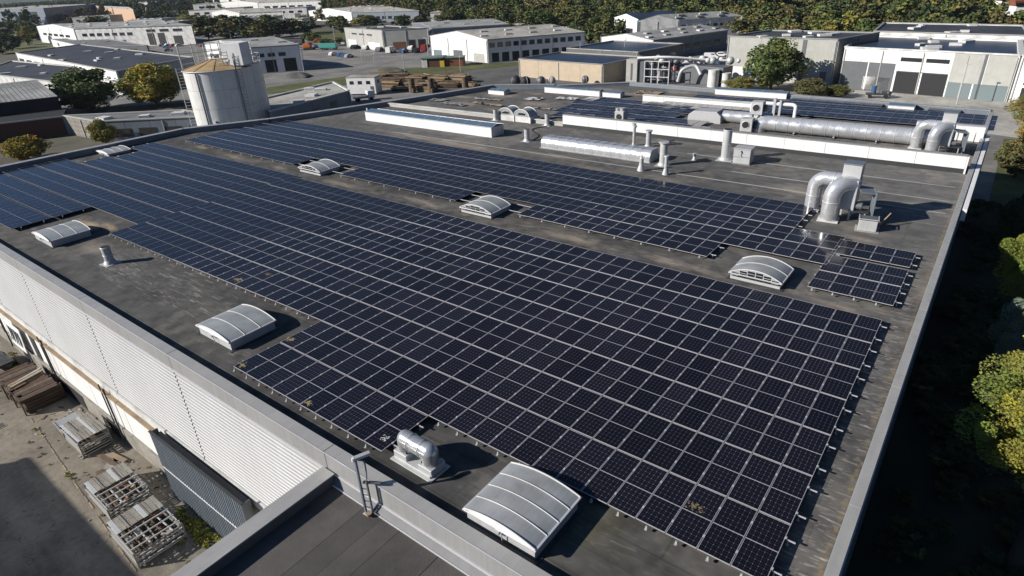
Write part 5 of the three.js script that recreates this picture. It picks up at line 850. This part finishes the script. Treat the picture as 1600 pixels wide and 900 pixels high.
// ---------------------------------------------------------------- vehicles and yard goods in the distance
function car(label, x, z, turn, paint, van, group) {
  const t = thing('parked_car', label, van ? 'van' : 'car', [x, G + .03, z], turn, group), h = van ? 1.95 : 1.45, s = new THREE.Shape((van ? [[-2.3, .3], [2.3, .3], [2.35, .9], [1.7, 1.15], [1.1, 1.95], [-2.25, 1.95]] : [[-2.1, .3], [2.15, .3], [2.2, .75], [1.2, .9], [.55, 1.42], [-1.1, 1.45], [-1.9, .95], [-2.15, .85]]).map(([a, b]) => new THREE.Vector2(a, b)));
  part('body', new THREE.ExtrudeGeometry(s, { depth: 1.56, bevelEnabled: true, bevelSize: .06, bevelThickness: .1, bevelSegments: 2 }).translate(0, 0, -.78), paint, t);
  for (const q of [-1, 1]) part('side_window', bx(van ? 1.1 : 1.9, .36, .02, van ? .55 : -.25, h - .33, q * .9), M.glassDark, t);
  part('windscreen', bx(.05, .62, 1.4, van ? 1.46 : .93, h - .32, 0, 0, 0, 0, van ? .62 : .9), M.glassDark, t);
  for (const a of [-1.35, 1.35]) for (const q of [-1, 1]) part('wheel', cyl(.34, .34, .22, 0, -.11, 0, 14).rotateX(Math.PI / 2).translate(a, .34, q * .8), M.tyre, t);
  return t;
}
{
  const P = [[-249.5, -171.5, 'carDark', 'dark green car, leftmost of the row before the light grey hall'], [-241, -171, 'carWhite', 'white car second in the row before the light grey hall'], [-227.4, -167, 'carGrey', 'dark grey car third in the row before the light grey hall'], [-217, -164.5, 'carWhite', 'white car nearest the viewer in the row before the light grey hall'], [-210.5, -166, 'carBlue', 'blue car in the row before the light grey hall'], [-205, -168, 'carDark', 'black car at the right end of the row before the light grey hall'], [-215.5, -176, 'carWhite', 'white car in the second rank close to the light grey hall'], [-206, -175, 'carRed', 'dark red car in the second rank close to the light grey hall'], [-199, -172, 'carGrey', 'silver car by the corner of the big white hall']];
  P.forEach(([x, z, m, l], k) => car(l, x, z, 1.9 + (k % 3) * .08, M[m], k % 4 === 3, null).scale.setScalar(1.3));
  const Q = [['carDark', 'dark car parked by the roofs left of the silos'], ['carBlue', 'blue car parked left of the silos'], ['carWhite', 'white van parked left of the silos'], ['carGrey', 'grey car parked left of the silos']];
  [[-417, -152], [-381, -145], [-394, -139], [-359, -135]].forEach(([x, z], k) => car(Q[k][1], x, z, .4 * k, M[Q[k][0]], k === 2));
  [[-78.4, -154], [-78.2, -162], [-78.4, -169], [-78.8, -176], [-79, -182], [-78, -189]].forEach(([x, z], k) => car(['red car nearest the plant yard in the lane beside the concrete block', 'white van second in the lane beside the concrete block', 'white car third in the lane beside the concrete block', 'dark red car fourth in the lane beside the concrete block', 'white car fifth in the lane beside the concrete block', 'white van farthest in the lane beside the concrete block'][k], x, z, .2, M[['carRed', 'carWhite', 'carWhite', 'carRed', 'carWhite', 'carWhite'][k]], k % 3 === 1));
  [[-640, -152], [-655, -160], [-668, -158], [-630, -158]].forEach(([x, z], k) => car(['white', 'grey', 'silver', 'black'][k] + ' car parked by the lawn at the far left', x, z, .3, M[['carWhite', 'carGrey', 'carWhite', 'carDark'][k]], false));
}
{ // more parked cars and small sheds over the estate
  const r = rng(808), paints = [['white', M.carWhite], ['grey', M.carGrey], ['blue', M.carBlue], ['black', M.carDark], ['red', M.carRed], ['silver', std([.5, .51, .53], .3, .4)]];
  const rows = [[-285, -160, -268, -186, 9, 'along the left edge of the car park'], [-196, -177, -176, -170, 6, 'beside the left gable of the big white hall'], [-330, -118, -300, -104, 8, 'on the open lot before the low workshop'], [-300, -138, -276, -132, 7, 'behind the white gabled workshop'], [-400, -150, -340, -160, 12, 'in front of the long white hall'], [-160, -186, -150, -200, 5, 'in the gap left of the tree clump'], [-240, -150, -222, -146, 5, 'in the middle rank of the car park'], [-70, -152, -69, -186, 8, 'along the left side of the concrete block'], [-640, -165, -580, -150, 9, 'on the lane by the far-left lawn'], [-20, -112, 0, -108, 4, 'on the forecourt of the modern hall'], [-250, -215, -215, -222, 6, 'on the lane behind the grey hall'], [-128, -196, -122, -206, 4, 'beside the right end of the big white hall']];
  const nth = ['first', 'second', 'third', 'fourth', 'fifth', 'sixth', 'seventh', 'eighth', 'ninth', 'tenth', 'eleventh', 'twelfth'];
  const protos = {}; for (const [xa, za, xb, zb, n, where] of rows) for (let k = 0; k < n; k++) {
    if (r() < .12) continue; const t = (k + .5) / n, [c, m] = paints[Math.floor(r() * 6)], a = Math.atan2(-(zb - za), xb - xa) + Math.PI / 2 + (r() - .5) * .12, l = `${c} car, ${nth[k]} in its row ${where}`, x = lerp(xa, xb, t) + (r() - .5), z = lerp(za, zb, t);
    if (!protos[c]) protos[c] = car(l, x, z, a, m, false, 'cars parked over the estate'); else copyOf(protos[c], [x, G + .03, z], a, l);
  }
  const sheds = [[-300, -230, 14, 8, 4, 'white', 'small white shed between lawn and tree row'], [-335, -88, 16, 10, 4, 'concGrey', 'grey lean-to shed before the low workshop'], [-240, -232, 18, 9, 5, 'white', 'white shed behind the grey hall'], [-470, -215, 30, 14, 6, 'whiteB', 'pale workshop right behind the long white hall'], [-540, -225, 36, 16, 7, 'bluegrey', 'blue-grey workshop behind the long white hall'], [-620, -250, 40, 16, 7, 'whiteB', 'white workshop far behind the left lawn'], [-760, -260, 44, 18, 9, 'concGrey', 'grey block far behind the left lawn'], [-430, -262, 26, 12, 6, 'white', 'white depot among trees left of the lawn'], [-480, -270, 30, 14, 7, 'bluegrey', 'blue-grey depot among trees'], [-210, -240, 16, 9, 5, 'beige', 'beige annex behind the grey hall'], [-175, -238, 14, 8, 4, 'whiteB', 'pale shed left of the tree clump'], [-660, -340, 60, 20, 10, 'white', 'long white factory in the far left distance'], [-560, -350, 50, 18, 9, 'whiteB', 'long pale factory in the far distance'], [-470, -372, 44, 16, 8, 'white', 'white factory in the distance above the tree row'], [-820, -440, 80, 24, 12, 'whiteB', 'very wide pale factory at the left skyline'], [-1150, -480, 90, 26, 14, 'white', 'wide white factory at the far-left skyline'], [-330, -330, 30, 12, 6, 'whiteB', 'pale depot at the edge of the wood'], [-1000, -600, 90, 26, 13, 'white', 'white factory on the left skyline behind others'], [-700, -560, 80, 22, 12, 'whiteB', 'pale factory on the skyline left of centre']];
  for (const [x, z, w, d, h, m, l] of sheds) { const t = thing('depot_shed', l, 'building', [x, G, z], .25 + .3 * r()); part('wall', bx(w, h, d, 0, h / 2, 0), M[m], t); part('roof', bx(w + .6, .35, d + .6, 0, h + .18, 0, 0, 0, 0, .008), r() < .5 ? M.roofMid : M.roofPale, t); for (let k = 0; k < 5; k++) { part('window', bx(w * .09, h * .2, .1, (k - 2) * w / 5.6, h * .66, d / 2 + .06), M.glassDark, t); part('roof_light', bx(w * .06, .5, d * .2, (k - 2) * w / 5.4, h + .5, (r() - .5) * d * .5), M.whiteB, t); } part('door', bx(w * .12, h * .5, .1, w * .3, h * .25, d / 2 + .06), M.slate, t); }
  const poles = [[-205, -110], [-240, -122], [-262, -140], [-180, -150], [-300, -100], [-320, -150], [-160, -118], [-112, -152], [-100, -160], [-350, -132], [-420, -150], [-190, -165]];
  poles.forEach(([x, z], k) => { const t = thing('street_lamp', `slim grey street lamp, ${nth[k]} of those scattered over the estate roads`, 'street lamp', [x, G, z], k); part('pole', cyl(.14, .08, 8, 0, 0, 0, 8), M.galvDull, t); part('arm', bar([0, 7.9, 0], [1.4, 8.2, 0], .06), M.galvDull, t); part('lamp_head', bx(.8, .14, .3, 1.6, 8.2, 0, 0, .04), M.concGrey, t); });
  const lines = thing('parking_lines', 'white painted bay lines on the car park', 'road marking', [0, G + .035, 0]); lines.userData.kind = 'structure'; delete lines.userData.category; for (let k = 0; k < 16; k++) { const t = k / 15; part('bay_line', bx(.2, .012, 5.5, lerp(-250, -205, t), .008, lerp(-160, -152, t), -.2), M.whiteB, lines); part('bay_line', bx(.2, .012, 5.5, lerp(-236, -190, t), .008, lerp(-138, -128, t), -.2), M.whiteB, lines); }
}
{ // heavy vehicles at the back of the car park
  const ex = thing('excavator', 'orange-red excavator with a raised arm at the back of the car park', 'excavator', [-273, G, -162.5], .6);
  part('track', [bx(5, 1, .8, 0, .5, -1.2, 0, .3), bx(5, 1, .8, 0, .5, 1.2, 0, .3)], M.tyre, ex); part('body', bx(3.6, 1.8, 2.8, -.8, 2, 0, 0, .2), M.orange, ex); part('cab', bx(1.6, 1.9, 1.3, .8, 2.5, .7, 0, .1), M.red, ex); part('window', bx(1.3, .9, 1.34, .85, 2.9, .7), M.glassDark, ex); part('arm', [beam([1, 2.4, -.3], [4, 5, -.3], .45, .5), beam([4, 5, -.3], [6.2, 2, -.3], .35, .4)], M.orange, ex); part('bucket', bx(1, .8, 1.2, 6.2, 1.5, -.3, 0, .1), M.darkMetal, ex);
  for (const [x, z, m, l, w] of [[-292, -164, 'carRed', 'dark red container trailer at the back of the car park', 9], [-306, -176, 'darkMetal', 'black flat trailer with tarpaulin behind the red container', 14], [-261, -165, 'teal', 'teal tarpaulin lorry beside the excavator', 9], [-284, -160, 'white', 'low white trailer in front of the excavator', 8]]) {
    const t = thing('lorry_trailer', l, 'trailer', [x, G, z], .35); part('load_box', bx(w, 2, 2.5, 0, 2, 0, 0, .1), M[m], t); part('chassis', bx(w, .3, 2.2, 0, .85, 0), M.darkMetal, t); for (const q of [-.36, -.2, .36]) for (const s of [-1, 1]) part('wheel', cyl(.5, .5, .3, 0, -.15, 0, 14).rotateX(Math.PI / 2).translate(q * w, .5, s * 1.05), M.tyre, t); part('tail_lamp', bx(.06, .2, 1.8, w / 2 + .02, 1.1, 0), M.red, t);
  }
  const sh = thing('sorting_shed', 'low shed with a green flat roof, brown and white walls at the car park edge', 'shed', [-161.5, G, -139.5], .55);
  part('wall', [bx(7, 3, 6, -4, 1.5, 0)], M.brown, sh); part('wall', bx(7.4, 2.8, 5, 3.4, 1.4, 0), M.brick, sh); part('side_wall', bx(2, 2.9, 6.2, -6.8, 1.45, .1), M.whiteB, sh); part('roof', [bx(8.5, .3, 7, -4, 3.2, 0), bx(7.8, .3, 5.6, 3.4, 3, 0)], M.tealRoof = std([.16, .25, .22], .7, 0, { map: T.ground }), sh); part('door', bx(1.6, 2.2, .1, -.4, 1.1, 3.05), M.yellow, sh);
  const cp = thing('site_cabin', 'white two-storey site cabin with small windows beside the lumber yard', 'cabin', [-143.5, G, -86.5], .45);
  part('body', bx(8.6, 4.4, 4.4, 0, 2.5, 0, 0, .08), M.white, cp); part('roof', bx(8.8, .2, 4.6, 0, 4.82, 0, 0, .04), M.roofPale, cp); for (let k = 0; k < 3; k++) part('window', bx(1.2, .9, .06, -2.8 + k * 2.5, 3.4, 2.22), M.glassDark, cp); part('door', bx(1, 2, .06, 3.2, 1.4, 2.22), M.slate, cp); part('end_window', bx(.06, .9, 1.2, 4.32, 3.4, 0), M.glassDark, cp); part('skid', [bx(.5, .3, 4.2, -3, .15, 0), bx(.5, .3, 4.2, 3, .15, 0)], M.darkMetal, cp);
  const cb = thing('white_vehicle', 'small white flatbed truck parked before the pale shed end', 'truck', [-135, G, -79], 1.2); part('cab', bx(2, 2, 2, 1.6, 1.5, 0, 0, .2), M.carWhite, cb); part('bed', bx(3.6, .5, 2, -1.2, 1, 0, 0, .05), M.carGrey, cb); part('windscreen', bx(.05, .8, 1.6, 2.62, 1.9, 0), M.glassDark, cb); for (const a of [-2, 1.6]) for (const q of [-1, 1]) part('wheel', cyl(.45, .45, .3, 0, -.15, 0, 12).rotateX(Math.PI / 2).translate(a, .45, q * .9), M.tyre, cb);
}
{ // lumber yard
  const r = rng(61), W = [M.wood, M.woodDark, M.woodPale, M.tan, M.wood];
  const spotsL = [[-158, -103], [-151, -100], [-144, -97], [-137, -95], [-154, -109], [-147, -106], [-140, -104], [-133, -101], [-149, -113], [-142, -111], [-135, -109], [-127, -104], [-130, -112], [-122, -107], [-137, -117], [-129, -97]];
  const where = ['first', 'second', 'third', 'fourth'];
  spotsL.forEach(([x, z], k) => {
    const t = thing('lumber_pile', `rough brown timber pile, ${where[k % 4]} of the ${where[Math.floor(k / 4)]} rank in the lumber yard`, 'lumber pile', [x, G, z], .35 + (r() - .5) * .5, 'timber piles in the lumber yard');
    const h = 1 + 1.6 * r(), L = 5 + 2.5 * r(), n = Math.round(h / .32);
    for (let l = 0; l < n; l++) { const gs = []; for (let q = 0; q < 6; q++) gs.push(bx(L * (.8 + .3 * r()), .26, .52, (r() - .5) * .7, .16 + l * .32, (q - 2.5) * .58 + (r() - .5) * .12, (r() - .5) * .06)); part('beam_layer', gs, W[Math.floor(r() * 5)], t); }
    for (let q = 0; q < 3; q++) part('loose_beam', bx(L * .8, .2, .3, (r() - .5), h + .25 + q * .06, (r() - .5) * 2.6, (r() - .5) * .7, 0, 0, (r() - .5) * .1), W[Math.floor(r() * 5)], t);
  });
  for (const [x, z, l] of [[-131.5, -93.5, 'tall upright brown stump post, left of the two by the far parapet'], [-126, -95.5, 'tall upright brown stump post, right of the two by the far parapet'], [-118, -101, 'dark upright stump at the right end of the lumber yard']]) { const t = thing('stump_post', l, 'stump', [x, G, z]); part('trunk', [cyl(1, .8, 3.4, 0, 0, 0, 9), cyl(.5, .4, 1.2, .9, 0, .5, 7)], M.wood, t); part('bark_crown', cyl(.85, .6, .4, 0, 3.4, 0, 9), M.woodDark, t); }
}
{ // plant yard behind the beige hall
  const r = rng(88);
  const p = thing('process_plant', 'grey metal process plant with frames and pipes past the far roof edge', 'plant', [-76, G, -131], .1);
  part('cabinet', bx(3.2, 6.4, 3, -5, 3.2, 1, 0, .08), M.concGrey, p); part('cabinet', bx(1.6, 5.8, 2.6, -2.4, 2.9, .6, 0, .05), M.slate, p); part('door', bx(.5, 4.4, .06, -5, 3.2, 2.54), M.slate, p);
  const fr = []; for (const x of [-1.4, .6, 2.4, 5.4]) for (const z of [-2, 2]) fr.push(bar([x, 0, z], [x, 6, z], .14)); for (const y of [2, 4, 6]) fr.push(bar([-1.4, y, 2], [5.4, y, 2], .12), bar([-1.4, y, -2], [5.4, y, -2], .12)); part('steel_frame', fr, M.whiteB, p);
  for (let k = 0; k < 7; k++) part('vessel', cyl(.7, .7, 2 + 2 * r(), -.4 + k, .8 + r(), (r() - .5) * 2, 14), [M.galvDull, M.slate, M.darkMetal][k % 3], p);
  part('long_housing', bx(14, 4.6, 5, 13, 2.3, -4, -.25, .1), M.slate, p); for (let k = 0; k < 14; k++) part('roof_vessel', new THREE.SphereGeometry(.5 + .6 * r(), 10, 8).translate(1 + k * 1.5 + r(), 6.2 - k * .06, -2 - k * .55 + 2 * r()), k % 3 ? M.whiteB : M.galvDull, p);
  part('pipe', [tube([[-4, 6.6, 1], [4, 6.9, 0], [12, 6, -4], [20, 5.4, -7]], .3, 8), tube([[-4, 6.2, -1], [5, 6.4, -2], [14, 5.6, -6]], .22, 8)], M.white, p); part('tank', cyl(1.4, 1.4, 4.2, 17, 0, 1, 16), M.whiteB, p); part('tank', cyl(1.2, 1.2, 3.4, 20, 0, 0, 16), M.whiteB, p); part('duct', tube([[8, 1, 2], [9, 4, 2], [12, 5, 1], [14, 3, 2]], .45, 10), M.galvDull, p);
  const o = thing('scrap_heap', 'orange scrap heap in front of the pale concrete block', 'scrap heap', [-55.5, G, -134.5]); for (let k = 0; k < 26; k++) part('scrap_piece', bx(.8 + 1.8 * r(), .3 + .5 * r(), .5 + .8 * r(), (r() - .5) * 8, .3 + .7 * r(), (r() - .5) * 3, r() * 3, .05, (r() - .5), (r() - .5)), [M.orange, M.rust, M.orange, M.yellow][k % 4], o);
  [[-109, -112.3, 'dark bundled sacks at the left foot of the beige hall'], [-105.6, -112.6, 'black wrapped bale second along the beige hall'], [-102, -115, 'dark grey wrapped bale third along the beige hall'], [-99.6, -116.8, 'small grey bale fourth along the beige hall'], [-91.8, -122, 'dark box near the right corner of the beige hall']].forEach(([x, z, l], k) => { const t = thing('wrapped_bale', l, 'bale', [x, G, z], k); part('bale', new THREE.SphereGeometry(1.6 - .14 * k, 12, 9).scale(1, 1.05, .9).translate(0, 1.5, 0), [M.darkMetal, M.dark, M.slate, M.concGrey, M.slate][k], t); part('strap', ring(1.62 - .14 * k, .06, 'x', 0, 1.5, 0), M.galvDull, t); });
  const tr = thing('yard_cart', 'dark flat cart with blue barrel before the modern hall', 'cart', [-20.3, G, -130.4], .2); part('deck', bx(5, .3, 2, 0, .9, 0, 0, .05), M.darkMetal, tr); part('barrel', cyl(.5, .5, 1.6, -1, 1.05, 0, 14), M.carBlue, tr); part('load', [bx(1.6, .7, 1.4, 1, 1.4, 0, .3, .1), bx(1, .5, 1, 2, 1.3, .2, .7, .1)], M.slate, tr); for (const a of [-1.6, 1.6]) for (const q of [-1, 1]) part('wheel', cyl(.4, .4, .25, 0, -.12, 0, 12).rotateX(Math.PI / 2).translate(a, .4, q * .9), M.tyre, tr);
  for (const [x, z, h, l] of [[-225, -124.5, 5, 'short dark bollard post beside the white workshop'], [-193.4, -134, 4, 'thin lamp post in the middle of the car park'], [-205.5, -138, 4, 'thin lamp post farther left in the car park'], [-139.1, -122.8, 6, 'lamp post at the lumber yard road'], [-5.2, -128.5, 8, 'white flagpole before the modern hall'], [-262, -170, 10, 'tall thin mast beside the light grey hall']]) { const t = thing('lamp_post', l, 'post', [x, G, z]); part('pole', cyl(.12, .08, h, 0, 0, 0, 8), M.galvDull, t); part('head', bx(.7, .15, .3, .25, h, 0, 0, .04), M.galvDull, t); }
  const soil = (label, x, z, s, m) => { const t = thing('soil_mound', label, 'mound', [x, G, z]); const g = new THREE.SphereGeometry(1, 28, 14), p = g.attributes.position; for (let k = 0; k < p.count; k++) { const a = 1 + .5 * (fbm(p.getX(k) * .3 + .5, p.getZ(k) * .3 + .5, 9, 4) - .5); p.setXYZ(k, p.getX(k) * s[0] * a, Math.max(p.getY(k), -.05) * s[1] * a, p.getZ(k) * s[2] * a); } g.computeVertexNormals(); part('mound', g, m, t); };
  soil('low dark soil mound on the lot by the silos', -196, -101, [6, 1.4, 4], M.asphaltDark); soil('long grassy soil mound on the grass strip', -170, -121, [7, 1.5, 3], M.earth);
}
// yard weeds: tufts nobody could count
{
  const r = rng(19), g = crown(700, 90, .22, 8, 0, .7, [[1, 1, 1], [1.4, 1.1, .6]]), spots = []; for (let k = 0; k < 200; k++) { const a = r(); spots.push(a < .55 ? [lerp(-32.5, -27.5, r()), 24 + r() * .9 + (r() < .2 ? 1.5 * r() : 0)] : a < .68 ? [lerp(-50, -30, r()), lerp(26.3, 28, r()) - r() * .5] : [lerp(-66, -57, r()), 23.6 + 3 * r()]); }
  const m = new THREE.InstancedMesh(g, LM.lime, spots.length), e = new THREE.Object3D(); m.name = 'yard_weeds'; tag(m, 'scattered yellow-green weeds along the shed, the kerb and the wall', 'weeds'); m.userData.kind = 'stuff'; spots.forEach(([x, z], k) => { const s = (z > 25.5 ? .1 : .2) + .3 * r() * r(); e.position.set(x, G + .02, z); e.rotation.y = r() * 6; e.scale.set(s * 1.5, s, s * 1.5); e.updateMatrix(); m.setMatrixAt(k, e.matrix); }); m.castShadow = m.receiveShadow = true; scene.add(m);
}
{ // shaded undergrowth beside the right-hand wall
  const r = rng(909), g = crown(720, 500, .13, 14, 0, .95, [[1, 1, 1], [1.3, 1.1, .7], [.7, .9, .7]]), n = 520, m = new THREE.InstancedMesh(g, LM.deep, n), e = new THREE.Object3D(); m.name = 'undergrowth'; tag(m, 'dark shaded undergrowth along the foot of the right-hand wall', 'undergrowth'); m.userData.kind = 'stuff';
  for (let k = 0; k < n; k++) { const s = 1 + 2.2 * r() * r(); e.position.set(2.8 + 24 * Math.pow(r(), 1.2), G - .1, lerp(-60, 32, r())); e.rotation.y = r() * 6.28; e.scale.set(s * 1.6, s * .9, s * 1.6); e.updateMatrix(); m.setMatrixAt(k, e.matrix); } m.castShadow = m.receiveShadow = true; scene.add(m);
}
renderer.render(scene, camera);
